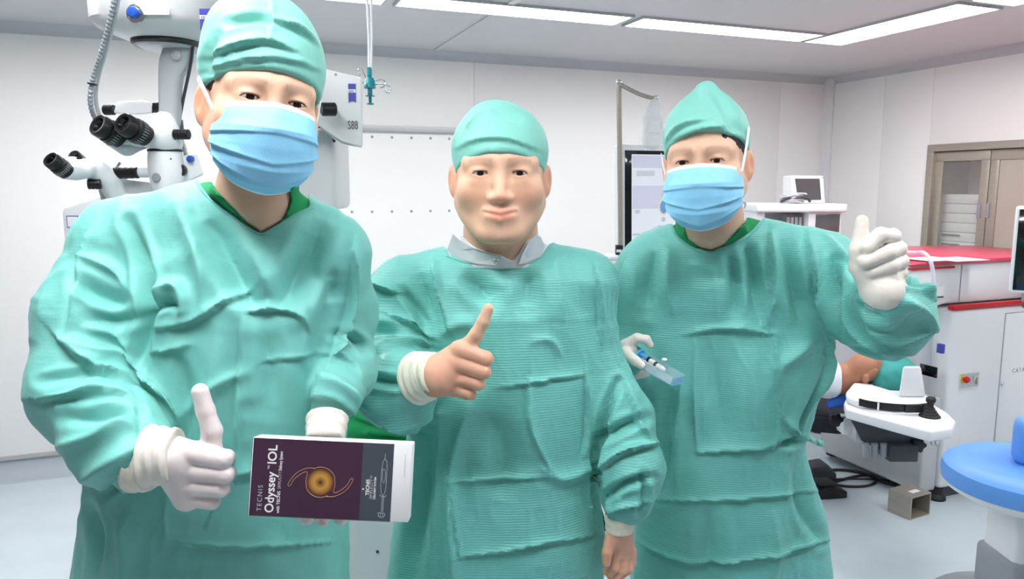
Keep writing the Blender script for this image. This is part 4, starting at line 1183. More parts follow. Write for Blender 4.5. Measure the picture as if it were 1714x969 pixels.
def knob_between(mb, a, b, r, ribs=0, n=20):
    """turned knob from a to b with small chamfers and optional ribs"""
    a = Vector(a); b = Vector(b); L = (b - a).length; M = frame(a, (b - a).orthogonal(), None, b - a)
    z = (b - a).normalized(); x = z.orthogonal().normalized(); y = z.cross(x); M = Matrix((x, y, z)).transposed().to_4x4(); M.translation = a
    c = r * .16; pr = [(r - c, 0), (r, c)]
    for i in range(ribs):
        t0_ = c + (L - 2*c) * (i + .25) / ribs; t1 = c + (L - 2*c) * (i + .75) / ribs
        pr += [(r, t0_), (r * .93, t0_ + .0005), (r * .93, t1), (r, t1 + .0005)]
    pr += [(r, L - c), (r - c, L)]
    return mb.lathe(pr, n, M)
def r_at(px, d): return px * d / FPX
def smooth_pts(pts, it=3):
    pts = [np.array(p, float) for p in pts]
    for _ in range(it):
        q = [pts[0]]
        for a, b in zip(pts[:-1], pts[1:]): q += [a*.75 + b*.25, a*.25 + b*.75]
        q.append(pts[-1]); pts = q
    return pts
def corrugated(mb, pts, r, pitch=.0095, n=10):
    pts = smooth_pts(pts, 3); Q = [pts[0]]; L = [0]
    for a, b in zip(pts[:-1], pts[1:]): L.append(L[-1] + np.linalg.norm(b - a))
    L = np.array(L); A = np.array(pts); m = int(L[-1] / pitch * 2); t = np.linspace(0, L[-1], m)
    C = np.stack([np.interp(t, L, A[:, i]) for i in range(3)], 1)
    mb.tube([tuple(c) for c in C], [r * (1 if i % 2 else .74) for i in range(m)], n)
    return mb

# ------------------------------------------------------------------ surgical microscope behind the left man
ms = empty('surgical_microscope', tuple(onz(455, 905, 0)[:2]) + (0,), 'white and grey surgical microscope on its stand behind the man at the left', 'microscope')
d = 1.95
def zz(py, d): return P(0, py, d)[2]
c0 = P(278, 30, d)
S = lambda px: r_at(px, d)
loft_obj('suspension_housing', [(zz(72,d), P(283,45,d)[0], d+.0, S(54), .10), (zz(66,d), P(283,45,d)[0], d, S(74), .125), (zz(56,d), P(282,45,d)[0], d, S(94), .15), (zz(46,d), P(281,45,d)[0], d, S(101), .16),
          (zz(0,d), P(284,45,d)[0], d, S(104), .165), (zz(-50,d), P(284,45,d)[0], d, S(100), .16), (zz(-62,d), P(284,45,d)[0], d, S(88), .145)], M_['offwhite'], ms, 48, 3.0)
loft_obj('yaw_ring', [(zz(80,d), P(281,45,d)[0], d+.0, S(50), .088), (zz(77,d), P(281,45,d)[0], d, S(53), .094), (zz(71,d), P(281,45,d)[0], d, S(53), .094)], M_['black'], ms, 40, 2.2)
loft_obj('ring_cover', [(zz(83,d), P(281,45,d)[0], d-.002, S(40), .07), (zz(79,d), P(281,45,d)[0], d, S(47), .080), (zz(72,d), P(281,45,d)[0], d, S(47), .08)], M_['lgrey'], ms, 40, 2.2)
M = facing(228, 23, d - .157)
kb = MB().lathe([(.0215,0),(.0215,.004),(.017,.006)], 24, M).build('knob_ring', M_['chrome'], ms)
MB().lathe([(.013,.004),(.013,.018),(.010,.022),(.004,.023)], 24, M).build('blue_knob', M_['blueknob'], ms)
M = facing(262, 19, d - .1645)
MB(M).box((-.030,-.008,-.002),(.030,.008,.0015)).build('name_strip', M_['white'], ms, bevel=.001)
def badge(px, py, d, w, h, parent, M=None, txt=True):
    M = M or facing(px, py, d)
    mb = MB(M); n = 8; poly = [(-w/2, h/2), (-w/2, -h/2)] + [(-w/2 + w*k/n, -h/2 + .10*h*math.sin(math.pi*k/n)) for k in range(1, n)] + [(w/2, -h/2), (w/2, h/2)]
    mb.prism(poly, 0, .0015); b = mb.build('maker_badge', M_['logo'], parent)
    mb = MB(M); mb.box((-w*.5, .02*h, .0015), (w*.5, .20*h, .0021)); mb.build('badge_band', M_['white'], b)
    text('ZEISS', h*.15, M @ Matrix.Translation((-w*.42, .05*h, .0022)), M_['logo'], b, xs=1.15 * w / h * 1.7)
badge(345, 33, d - .157, S(18), S(31), ms)
# hanging arm
secs = []
for y, xl, xr in [(252,270,299),(205,270,300),(150,269,302),(128,269,305),(116,269,314),(100,270,321),(84,276,322),(76,284,314),(66,286,312)]:
    secs.append((zz(y, 1.95), P((xl+xr)/2, y, 1.95)[0], 1.95, S((xr-xl)/2), .026))
loft_obj('hanging_arm', secs, M_['lgrey'], ms, 28, 3.2)
MB().lathe([(.012,0),(.012,.006),(.006,.009)], 18, facing(296, 93, 1.922)).build('arm_bolt', M_['lgrey'], ms)
# optics body
D = 1.90
def J2(px, py, d, r): return (P(px, py, d), r*d/FPX)
hx = [J2(232,222,1.88,17), J2(272,226,1.90,25)]; hz = [J2(275,205,1.92,18), J2(278,240,1.92,25)]
def f1(p): return smin(smin(chain(p, hx, .01), chain(p, hz, .01), .02), seg(p, P(210,236,1.86), P(238,226,1.88), r_at(13,1.87), r_at(17,1.87)), .015)
sdf_obj('binocular_head', f1, [hx, hz, [J2(205,236,1.86,14)]], .0035, M_['white'], ms)
h2 = [J2(190,232,1.855,15), J2(212,243,1.87,16), J2(236,236,1.90,14)]
sdf_obj('binocular_tube', lambda p: chain(p, h2, .01), [h2], .003, M_['lgrey'], ms)
loft_obj('dividing_ring', [(zz(254,1.92), P(276,250,1.92)[0], 1.92, r_at(27,1.92), r_at(27,1.92)), (zz(250,1.92), P(276,250,1.92)[0], 1.92, r_at(27,1.92), r_at(27,1.92))], M_['black'], ms, 32, 2)
loft_obj('optics_body', [(zz(y,1.92), P(x,250,1.92)[0], 1.92, r_at(a,1.92), r_at(a,1.92)) for y, x, a in [(330,277,22),(305,277,26),(285,277,29),(262,276,27),(254,276,26)]], M_['white'], ms, 36, 2)
for px, py in ((260,267),(286,266)): MB().lathe([(.0022,0),(.0022,.001)], 8, facing(px, py, 1.92 - .0385)).build('body_screw', M_['dgrey'], ms)
def eyepiece(px, py, qx, qy, d0, d1, r, parent, m=None):
    a = Vector(P(px, py, d0)); b = Vector(P(qx, qy, d1)); z = (b - a).normalized(); L = (b - a).length
    x = z.orthogonal().normalized(); y = z.cross(x); M = Matrix((x, y, z)).transposed().to_4x4(); M.translation = a
    ep = MB().lathe([(r*.62,.004),(r*.66,0),(r*.86,-.001),(r*.95,.003),(r*.97,L*.30),(r*.84,L*.33),(r*.84,L*.40),(r*1.0,L*.43),(r*1.0,L*.50),(r*.96,L*.51),(r*1.0,L*.54),(r*1.0,L*.80),(r*.92,L*.84),(r*.9,L)], 28, M, caps=False)
    e = ep.build('eyepiece', m or M_['black'], parent)
    MB().lathe([(.0002,.012),(r*.5,.011),(r*.6,.006),(r*.64,.003)], 24, M, caps=False).build('lens', M_['glossblack'], e)
    kn = MB()
    for k in range(26):
        t = 2*math.pi*k/26; p = M @ Vector((r*1.0*math.cos(t), r*1.0*math.sin(t), L*.62))
        kn.tube([M @ Vector((r*1.01*math.cos(t), r*1.01*math.sin(t), L*.56)), M @ Vector((r*1.01*math.cos(t), r*1.01*math.sin(t), L*.76))], .0009, 5)
    kn.build('grip_rib', M_['mgrey'], e)['kind'] = 'stuff'
eyepiece(163, 208, 201, 231, 1.80, 1.85, r_at(20, 1.8), ms)
eyepiece(205, 206, 244, 228, 1.80, 1.86, r_at(20, 1.8), ms)
bar = MB(); bar.add([P(x, y, 1.97 + q) for q in (0, .05) for x, y in ((196,170),(240,168),(256,172),(254,190),(228,192),(190,190))], [(0,1,2,3,4,5),(6,7,8,9,10,11)] + [(i, (i+1) % 6, (i+1) % 6 + 6, i+6) for i in range(6)])
bar.build('mode_bar', M_['white'], ms, bevel=.006, seg=3)
for (x0, y0), (x1, y1), r, dd in (((174,184),(192,184),8.5,1.985), ((247,180),(274,179),9,1.985), ((291,225),(317,225),8.5,1.89), ((190,290),(232,289),9.5,1.90)):
    knob_between(MB(), P(x0, y0, dd), P(x1, y1, dd), r_at(r, dd), 4).build('black_knob', M_['black'], ms)
MB().tube([P(230,288,1.905), P(262,288,1.92)], r_at(9, 1.9), 18).build('side_tube', M_['white'], ms)
MB().tube([P(283,195,1.96), P(300,205,1.97), P(301,222,1.96)], r_at(7, 1.96), 14).build('cable_socket', M_['dgrey'], ms)
md = MB(); md.add([P(x, y, 1.93 + q) for q in (0, .06) for x, y in ((296,262),(331,257),(341,292),(300,312),(296,300))], [(0,1,2,3,4),(5,6,7,8,9)] + [(i, (i+1) % 5, (i+1) % 5 + 5, i+5) for i in range(5)])
mo = md.build('side_module', M_['white'], ms, bevel=.005, seg=3)
MB().lathe([(.0085,0),(.0085,.010),(.005,.014)], 20, facing(320,266,1.93)).build('blue_knob', M_['blueknob'], ms)
MB().lathe([(.0165,0),(.0165,.012),(.014,.015)], 20, facing(303,285,1.925)).build('black_knob', M_['black'], ms)
MB().lathe([(.011,0),(.011,.008),(.009,.010)], 20, facing(264,297,1.885)).build('dark_cap', M_['mgrey'], ms)
# assistant's scope
c1 = [J2(122,276,1.82,14), J2(140,282,1.84,17)]; c2 = [J2(140,275,1.86,13), J2(160,283,1.88,20), J2(182,300,1.90,18), J2(196,330,1.92,16)]
def f2(p):
    d = smin(chain(p, c1, .01), chain(p, c2, .01), .012); return smin(d, seg(p, P(108,288,1.80), P(126,292,1.83), r_at(12,1.8), r_at(10,1.8)), .012)
sdf_obj('assistant_scope', f2, [c1, c2, [J2(108,288,1.80,12)]], .0032, M_['white'], ms)
eyepiece(84, 266, 112, 288, 1.76, 1.80, r_at(14.5, 1.78), ms)
eyepiece(124, 260, 138, 274, 1.82, 1.85, r_at(10.5, 1.83), ms)
knob_between(MB(), P(147,308,1.86), P(170,308,1.87), r_at(9, 1.86), 3).build('black_knob', M_['black'], ms)
pl = MB(); pl.add([P(x, y, 1.93 + q) for q in (0, .05) for x, y in ((160,300),(190,288),(215,300),(262,306),(262,345),(172,345))], [(0,1,2,3,4,5),(6,7,8,9,10,11)] + [(i, (i+1) % 6, (i+1) % 6 + 6, i+6) for i in range(6)])
pl.build('scope_bracket', M_['lgrey'], ms, bevel=.004)
MB().tube([P(194,282,1.90), P(201,272,1.90)], .003, 8).build('small_lever', M_['mgrey'], ms)
# cables
corrugated(MB(), [P(196,-30,1.74), P(188,20,1.75), P(173,80,1.79), P(157,125,1.82), P(150,160,1.82), P(153,185,1.83), P(163,205,1.86)], r_at(4.6,1.82)).build('corrugated_cable', M_['mgrey'], ms)
MB().tube(smooth_pts([P(203,-30,1.75), P(194,22,1.76), P(179,80,1.80), P(163,130,1.84), P(159,165,1.84), P(165,190,1.86), P(172,205,1.88)]), r_at(3.4,1.84), 10).build('smooth_cable', M_['lgrey'], ms)
MB().tube(smooth_pts([P(148,139,1.815), P(156,141,1.805), P(164,143,1.83), P(156,140,1.86), P(148,139,1.815)], 2), .0028, 8).build('cable_tie', M_['black'], ms)
MB().tube(smooth_pts([P(323,74,1.93), P(320,105,1.94), P(310,150,1.95), P(303,185,1.97), P(298,215,1.97)]), r_at(2.6,1.94), 10).build('dark_cable', M_['dgrey'], ms)
corrugated(MB(), [P(303,232,1.96), P(308,246,1.96), P(312,262,1.96)], r_at(4,1.96)).build('short_corrugated_cable', M_['lgrey'], ms)
# the carrying arm, tilted, with its badge and model mark
MA = frame(P(480, 100, 2.20), P(606, 131, 2.20) - P(480, 100, 2.20), (0, 0.02, 1))
ax = Vector(P(606,131,2.2) - P(480,100,2.2)).normalized()
def tilt_poly(px, d, m, name, bevel, th):
    mb = MB(); n = len(px); mb.add([P(x, y, d + q) for q in (0, th) for x, y in px], [tuple(range(n)), tuple(range(n, 2*n))[::-1]] + [(i, i+n, (i+1) % n + n, (i+1) % n) for i in range(n)])
    return mb.build(name, m, ms, bevel=bevel, seg=3)
tilt_poly([(452,94),(606,130),(607,248),(572,238),(534,212),(452,196)], 2.20, M_['offwhite'], 'carrying_arm', .008, .13)
tilt_poly([(534,214),(572,240),(600,247),(560,232),(540,214)], 2.215, M_['lgrey'], 'arm_underside', .003, .10)
tilt_poly([(330,-10),(392,-10),(398,25),(360,40),(335,35)], 2.02, M_['lgrey'], 'upper_arm_joint', .01, .10)
knob_between(MB(), P(538,183,2.13), P(562,183,2.15), r_at(11, 2.15), 0).build('black_knob', M_['black'], ms)
MB().tube([P(556,183,2.16), P(560,183,2.22)], .006, 8).build('knob_stem', M_['dgrey'], ms)
def plane_at(px, py, d):
    u_ = Vector(P(606,131,d) - P(560,120,d)).normalized(); return frame(P(px, py, d), u_, (0, 0, 1))
Mb = facing(589.5, 156, 2.1985); badge(0, 0, 0, r_at(12, 2.2), r_at(30, 2.2), ms, M=Mb)
text('S88', .034, facing(582, 216, 2.1985), M_['ink'], ms, 'model_mark', xs=.62)
MB().lathe([(.004,0),(.004,.001)], 10, facing(562,125,2.199)).build('arm_screw', M_['mgrey'], ms)
MB().tube([P(318,12,2.02), P(400,40,2.12), P(492,150,2.27)], .045, 20).build('link_arm', M_['offwhite'], ms)
# stand column
Mc = frame(P(515, 300, 2.34), (1, 0.0, 0))
xl = P(455, 300, 2.34)[0]; xr = P(563, 300, 2.34)[0]
cb = MB(); cb.box((xl, 2.32, zz(352, 2.32)), (xr, 2.55, zz(214, 2.32))); cb.build('column_head', M_['offwhite'], ms, bevel=.022, seg=4)
MB().box((xl+.03, 2.36, .20), (xr-.035, 2.50, zz(352, 2.36)+.03)).build('column', M_['lgrey'], ms, bevel=.01)
MB().tube(smooth_pts([P(528,212,2.30), P(545,214,2.31), P(556,226,2.315), P(560,238,2.315)]), .004, 8).build('black_cable', M_['black'], ms)
MB().box((xl-.05, 2.22, .03), (xr, 2.72, .20)).build('stand_base', M_['offwhite'], ms, bevel=.02)
for sx, sy in ((xl-.08,2.27),(xr-.03,2.27),(xl-.08,2.67),(xr-.03,2.67)):
    MB().lathe([(.03,0),(.03,.03)], 16, Matrix.Translation((sx, sy, 0))).build('castor', M_['rubber'], ms)
# ------------------------------------------------------------------ white cabinet behind the left man's shoulder
d = 2.46
x0 = P(107, 400, d)[0]; x1 = P(270, 400, d)[0]
cbn = empty('control_cabinet', (x0/2+x1/2, d+.2, 0), 'white control cabinet with a blue label, left of the left man\'s shoulder', 'cabinet')
mb = MB(); zt0 = zz(346, d); zt1 = zz(318, d)
mb.add([(x0, d, .12), (x1, d, .12), (x1, d, zt1), (x0+.13, d, zt1-.015), (x0+.008, d, zt0), (x0, d, zt0-.02)] + [(x0, d+.4, .12), (x1, d+.4, .12), (x1, d+.4, zt1), (x0+.13, d+.4, zt1-.015), (x0+.008, d+.4, zt0), (x0, d+.4, zt0-.02)],
       [(0,1,2,3,4,5),(11,10,9,8,7,6)] + [(i, i+6, (i+1) % 6 + 6, (i+1) % 6) for i in range(6)])
mb.build('body', M_['white'], cbn, bevel=.008, seg=3)
lb = MB().box((P(112,370,d)[0], d-.002, zz(381,d)), (P(178,370,d)[0], d, zz(361,d))).build('label', M_['logo'], cbn)
MB().box((P(113.5,370,d)[0], d-.003, zz(379.5,d)), (P(130.5,370,d)[0], d-.001, zz(362.5,d))).build('label_field', M_['paper'], lb)
text('ZEISS', .022, frame((P(134,370,d)[0], d-.0025, zz(376,d)), (1,0,0), (0,0,1)), M_['paper'], lb)
bx = P(108, 940, d)[0]
MB().box((bx, d-.10, .0), (x1, d+.42, .09)).build('grey_foot', M_['dgrey'], cbn, bevel=.02)
MB().box((bx+.01, d-.09, .085), (x1, d+.41, .125)).build('foot_cover', M_['mgrey'], cbn, bevel=.012)
# ------------------------------------------------------------------ draped table and its white base between the two men
tb_ = empty('operating_table', (P(620,0,2.25)[0], 2.3, 0), 'white operating table base seen below the carton, between left and middle man', 'table')
d = 2.10
xa, xb = P(560,880,d)[0], P(668,880,d)[0]
mb = MB(); za = zz(868, d)
mb.add([(xa, d, 0.02), (xb, d, 0.02), (xb, d, za-.05), (xa, d, za+.05), (xa+.03, d+.02, .72), (xb+.0, d+.02, .72)] + [(xa, d+.35, 0.02), (xb+.1, d+.35, .02), (xb+.1, d+.35, .72), (xa, d+.35, .72)],
       [(0,1,2,3),(3,2,5,4),(6,9,8,7),(0,3,4,9,6),(1,7,8,5,2),(4,5,8,9),(0,6,7,1)])
mb.build('pedestal', M_['white'], tb_, bevel=.004)
MB().lathe([(.0045,0),(.0045,.003)], 10, facing(632, 923, d-.002)).build('screw', M_['dgrey'], tb_)
MB().box((xa-.02, d-.05, .72), (xb+.05, d+.45, .80)).build('table_top', M_['dgrey'], tb_, bevel=.01)
MB().box((xa-.01, d-.04, .80), (xb+.04, d+.44, .90)).build('mattress', M_['navy'], tb_, bevel=.03, seg=3)
# green drape: draped sheet with folds
nx, nz = 90, 50
X0, X1 = xa-.03, P(700,720,2.0)[0]; Vd = []; 
prof = [(d+.45, .93), (d+.2, .955), (d+.02, .95), (d-.05, .915), (d-.07, .87), (d-.08, .83), (d-.085, .79)]
L = np.linspace(0, len(prof)-1, nz); py_ = np.interp(L, range(len(prof)), [a for a, b in prof]); pz_ = np.interp(L, range(len(prof)), [b for a, b in prof])
for j in range(nz):
    for i in range(nx):
        x = X0 + (X1-X0)*i/(nx-1); hang = max(0, (j/(nz-1)-.4)/.6)
        Vd.append((x, py_[j] - hang*(.012*math.sin(x*38+1)+.007*math.sin(x*77)), pz_[j] + .004*math.sin(x*20+j*.5)))
Vd = np.array(Vd); i = np.arange(nz-1)[:, None]*nx + np.arange(nx-1)[None]
Fd = np.stack([i, i+nx, i+nx+1, i+1], -1).reshape(-1, 4)
Nn = vnormals(Vd, Fd); sg = -1 if Nn[len(Nn)//2*0 + nx*40, 1] > 0 else 1
if sg < 0: Fd = Fd[:, ::-1]; Nn = -Nn
Vd = Vd + Nn * fold(Vd, Nn, [([(596,700),(640,712),(700,718)], 7, 9, 's', (1.8,2.4)), ([(596,690),(650,695),(700,700)], 5, 6, 'r', (1.8,2.4)), ([(600,728),(640,722),(700,735)], 7, 9, 's', (1.8,2.4)), ([(596,740),(650,742),(700,748)], 5, 6, 'v', (1.8,2.4))])[:, None]
dr = link('green_drape', np_mesh('green_drape', Vd, Fd), M_['green']); m_ = dr.modifiers.new('t', 'SOLIDIFY'); m_.thickness = .003; m_.offset = 1
setp(dr, 'green cotton drape over the operating table, between left and middle man', 'drape')
# ------------------------------------------------------------------ ceiling-hung infusion hook
d = 2.35
hk = empty('infusion_hook', tuple(P(619, 0, d)[:2]) + (HC,), 'white ceiling rod with a teal grip and four wire hooks', 'hook hanger')
MB().tube([(P(612,0,d)[0], d, HC), P(617.2,60,d), P(618,116,d)], .0040, 8).build('white_rod', M_['white'], hk)
MB().tube([(P(624,0,d)[0]-.002, d, HC), P(622.5,60,d), P(621,116,d)], .0040, 8).build('white_rod', M_['white'], hk)
MB().lathe([(.03,0),(.03,-.02),(.012,-.03)][::-1], 20, Matrix.Translation((P(619,0,d)[0], d, HC))).build('ceiling_cup', M_['white'], hk)
gx = P(619, 140, d); px_ = d/FPX
zf = lambda y: (P(619,140,d)[2] - P(619,y,d)[2])
pr = [(y, r) for y, r in [(113,4),(127,4),(128,3),(131,7),(136,8.5),(141,9),(142,9.5),(148,9.5),(149,4),(160,4),(160.2,8),(161.2,8),(161.5,2.5),(172,2.5),(173,5.5),(175,6),(176,2)]]
MB().lathe([(r*px_, -zf(y)) for y, r in pr][::-1], 20, Matrix.Translation(gx)).build('teal_grip', M_['tealplastic'], hk)
def hook(pts):
    MB().tube(smooth_pts([P(x, y, d + q) for x, y, q in pts]), .0019, 8).build('wire_hook', M_['chrome'], hk)
hook([(615,138,0),(611,128,0),(606,114,-.01),(601,113,-.015),(599,120,-.015),(603,127,-.01)])
hook([(624,137,0),(640,132,.01),(646,138,.015),(643,146,.01),(636,147,.01)])
hook([(625,140,-.0),(640,141,-.02),(650,143,-.03),(655,150,-.03),(651,156,-.03),(646,155,-.03),(645,149,-.03)])
hook([(614,138,0),(606,139,.02),(598,138,.03)])
# ------------------------------------------------------------------ infusion machine with a tall screen, behind the right man
d = 2.75
fx = lambda x: P(x, 350, d)[0]
pm = empty('phaco_machine', (fx(1130), d+.25, 0), 'eye surgery console with a tall lit screen, partly behind the right man\'s head', 'medical console')
# screen, turned a little
q = [P(1037, 241, d), P(1190, 236, d+.16), P(1190, 425, d+.16), P(1049, 432, d)]
ux = Vector((P(1190,300,d+.16) - P(1040,300,d))).normalized()
vz = Vector(P(1037,241,d) - P(1049,432,d)).normalized()
MS = frame(P(1037, 241, d), ux, tuple(vz)); 
px_ = d / FPX; W = (Vector(P(1190,300,d+.16)) - Vector(P(1040,300,d))).length; H_ = (Vector(P(1037,241,d)) - Vector(P(1049,432,d))).length
M0 = MS
def sb(x0, y0, x1, y1, z0, z1): return (x0, -y1, z0), (x1, -y0, z1)
MB(M0).box(*sb(0, 0, W, H_, -.045, 0)).build('screen_case', M_['white'], pm, bevel=.010, seg=3)
MB(M0).box(*sb(.022, .022, W-.022, H_-.012, -.002, .0018)).build('bezel', M_['glossblack'], pm, bevel=.001)
M_['screen'] = mat('lit_screen', (226, 226, 236), 0.4, emit=0.30)
M_['screenband'] = mat('screen_band', (206, 204, 224), 0.4, emit=0.28)
M_['scrgrey'] = mat('screen_grey', (200, 200, 206), 0.4, emit=0.2)
M_['scryellow'] = mat('screen_yellow', (228, 220, 170), 0.4, emit=0.25)
M_['scrblue'] = mat('screen_blue', (110, 160, 215), 0.4, emit=0.2)
sc = MB(M0).box(*sb(.050, .036, W-.040, H_-.022, .0018, .0026)).build('display', M_['screen'], pm)
k = (W-.09)
MB(M0).box(*sb(.053, .040, W-.045, .085, .0026, .0030)).build('title_band', M_['screenband'], sc)
MB(M0).box(*sb(.070, .095, .150, .115, .0026, .0030)).build('status_field', M_['white'], sc)
MB(M0).box(*sb(.053, .150, W-.045, .235, .0026, .0030)).build('display_field', M_['screenband'], sc)
MB(M0).box(*sb(.053, .325, W-.045, .333, .0026, .0030)).build('divider', M_['scrgrey'], sc)
def disc(x, y, r, m, name, sx=1, sy=1, z=.0026, t=.0006):
    MB(M0).lathe([(r, z), (r, z+t)], 28, Matrix.Translation((x, -y, 0)) @ Matrix.Diagonal((sx, sy, 1, 1))).build(name, m, sc)
bx_, by_ = (P(1108,347,d+.07)[0] - P(1037,241,d)[0]) / ux.x, (P(1037,241,d)[2] - P(1108,347,d+.07)[2])
disc(bx_, by_, .026, M_['scryellow'], 'dial', .85, 1.2); disc(bx_, by_, .019, M_['scrblue'], 'dial_face', .85, 1.25, .0033)
disc(bx_, by_ - .045, .009, M_['scrgrey'], 'small_button'); disc(bx_, by_ + .046, .009, M_['scrgrey'], 'small_button')
disc(bx_ - .015, by_ + .09, .030, M_['scrgrey'], 'gauge', 1, .75); disc(bx_ - .015, by_ + .09, .024, M_['screen'], 'gauge_face', 1, .75, .0033)
disc(.075, by_ + .015, .012, M_['scrgrey'], 'small_button', 1, .6)
# cart below
zt = P(0, 436, d)[2]
bb = MB(); bb.box((fx(1040), d+.10, .10), (fx(1235), d+.55, zt-.10)); bb.build('cart_body', M_['white'], pm, bevel=.03, seg=3)
MB().box((fx(1012), d-.05, zt-.10), (fx(1240), d+.55, zt-.05)).build('worktop', M_['white'], pm, bevel=.015, seg=3)
MB().box((fx(1100), d+.16, zt-.06), (fx(1150), d+.22, zt+.08)).build('screen_neck', M_['lgrey'], pm, bevel=.008)
for a_, b_ in ((1050, .14), (1225, .14), (1050, .50), (1225, .50)):
    MB().lathe([(.035, 0), (.035, .05), (.02, .11)], 16, Matrix.Translation((fx(a_), d+b_, 0))).build('castor', M_['rubber'], pm)
# pole with the curved arm, clamp
MB().tube([P(1039,438,d-.02), P(1036,140,d-.02)], r_at(4.2, d), 14).build('infusion_pole', M_['steel'], pm)
MB().tube(smooth_pts([P(1036,140,d-.02), P(1050,148,d-.03), P(1068,157,d-.04), P(1086,163,d-.05), P(1099,165,d-.05)]), r_at(3.4, d), 12).build('pole_arm', M_['steel'], pm)
MB().ball(P(1036,138,d-.02), r_at(5.5,d), 14).build('pole_cap', M_['chrome'], pm); MB().ball(P(1098,164,d-.05), r_at(4.5,d), 12).build('arm_tip', M_['chrome'], pm)
MB().cbox(P(1036,418,d-.03), (.026,.03,.036)).build('pole_clamp', M_['black'], pm, bevel=.003)
MB().cbox(P(1036,420,d-.047), (.018,.002,.010)).build('clamp_label', M_['paper'], pm)
# infusion bag
bg = empty('infusion_bag', P(1092, 230, d-.05), 'clear plastic infusion bag hanging from the curved pole arm', 'infusion bag')
M_['bag'] = mat('bag_film', (236, 238, 242), 0.1, alpha=.5, bump=.6, bscale=60)
db = d - .062
def bag(p):
    q = p - P(1093, 205, db).astype(f32); w = r_at(17, db) * np.interp(q[:, 2], [-.10, -.06, .02, .055, .09], [.9, 1.0, 1.0, .75, .25]).astype(f32)
    return (((np.abs(q[:, 0]) / w) ** 3 + (np.abs(q[:, 1]) / (w * .42)) ** 2.2) ** (1/2.6) - 1) * .014 + np.maximum(0, np.abs(q[:, 2] + .005) - .078)
V, F = mesh_sdf(lambda p: bag(p).astype(f32), P(1093,205,db) - np.array([.06,.04,.12]), P(1093,205,db) + np.array([.06,.04,.12]), .003)
N = vnormals(V, F); V = V + N * (.0018 * vnoise(V, 45, 3))[:, None]
link('bag', np_mesh('bag', V, F), M_['bag'], bg)
MB().box(tuple(P(1086,222,db-.022)), tuple(P(1106,203,db-.020))).build('bag_label', M_['paper'], bg)
MB().tube(smooth_pts([P(1084,182,db), P(1090,170,db-.0), P(1098,164,db-.006), P(1100,172,db), P(1102,182,db)]), .0016, 8).build('bag_loop', M_['white'], bg)
MB().tube([P(1084,242,db), P(1084,252,db)], .006, 10).build('bag_port', M_['white'], bg)
# stack of white trays left of the machine
for k, (y0, y1, x0, x1) in enumerate(((445,440,1014,1034),(440,433,1014,1042),(433,427,1018,1044))):
    o = MB().box((fx(x0)+.0, d-.05, P(0,y0,d)[2]-.0), (fx(x1)-.0, d+.08, P(0,y1,d)[2]-.001)).build('tray', M_['white'], None, bevel=.003)
    setp(o, ['lowest of the white trays on the console worktop by the pole foot', 'middle of the white trays on the console worktop by the pole foot', 'topmost of the white trays on the console worktop by the pole foot'][k], 'tray', 'white trays by the pole foot')
# ------------------------------------------------------------------ anaesthesia cart in the corner with a monitor and cables on it
d = 4.55
fx = lambda x: P(x, 350, d)[0]; fz = lambda y: P(0, y, d)[2]
an = empty('anaesthesia_cart', (fx(1338), d+.2, 0), 'white equipment cart with a wide top shelf, standing near the room corner', 'cart')
MB().box((fx(1262), d-.05, fz(355)), (fx(1413), d+.42, fz(341))).build('top_shelf', M_['white'], an, bevel=.012, seg=3)
MB().box((fx(1267), d+.0, fz(470)), (fx(1281), d+.38, fz(355))).build('side_post', M_['white'], an, bevel=.004)
MB().box((fx(1281), d+.22, fz(470)), (fx(1405), d+.38, fz(355))).build('back_panel', M_['white'], an)
MB().box((fx(1352), d-.02, fz(396)), (fx(1407), d+.22, fz(355))).build('monitor_bay', M_['white'], an, bevel=.004)
MB().box((fx(1364), d-.024, fz(389)), (fx(1404), d-.018, fz(358))).build('dark_screen', mat('dark_screen', (92, 92, 94), .15), an, bevel=.001)
MB().box((fx(1281), d-.02, fz(412)), (fx(1352), d+.22, fz(392))).build('middle_shelf', M_['white'], an, bevel=.003)
for i in range(4):
    MB().tube([(fx(1325+i*7), d+.05, fz(392)), (fx(1325+i*7), d+.05, fz(364))], .010, 12).build('flow_tube', M_['lgrey'], an)
MB().box((fx(1320), d+.08, fz(392)), (fx(1352), d+.12, fz(360))).build('flow_panel', M_['mgrey'], an)
for y0, y1 in ((404, 410), (412, 418)): MB().box((fx(1383), d-.03, fz(y1)), (fx(1410), d+.3, fz(y0))).build('small_drawer', M_['offwhite'], an, bevel=.003)
MB().box((fx(1270), d-.0, .12), (fx(1408), d+.38, fz(420))).build('lower_cabinet', M_['offwhite'], an, bevel=.01)
for a_, b_ in ((1280, .05), (1398, .05), (1280, .33), (1398, .33)):
    MB().lathe([(.04, 0), (.04, .08), (.02, .13)], 16, Matrix.Translation((fx(a_), d+b_, 0))).build('castor', M_['rubber'], an)
mo = empty('patient_monitor', (fx(1355), d+.1, fz(341)), 'small white monitor with a dark screen on top of the cart', 'monitor')
MMo = frame(P(1330, 340, d+.06), (1, .12, 0)); w_ = r_at(55, d); h_ = r_at(46, d)
MB(MMo).add([(0,0,0),(w_,0,0),(w_-.012,.015,h_),(-.028,.015,h_),(0,.16,0),(w_,.16,0),(w_-.02,.13,h_),(-.02,.13,h_)], [(0,1,2,3),(5,4,7,6),(0,4,5,1),(1,5,6,2),(2,6,7,3),(3,7,4,0)]).build('case', M_['white'], mo, bevel=.008, seg=3)
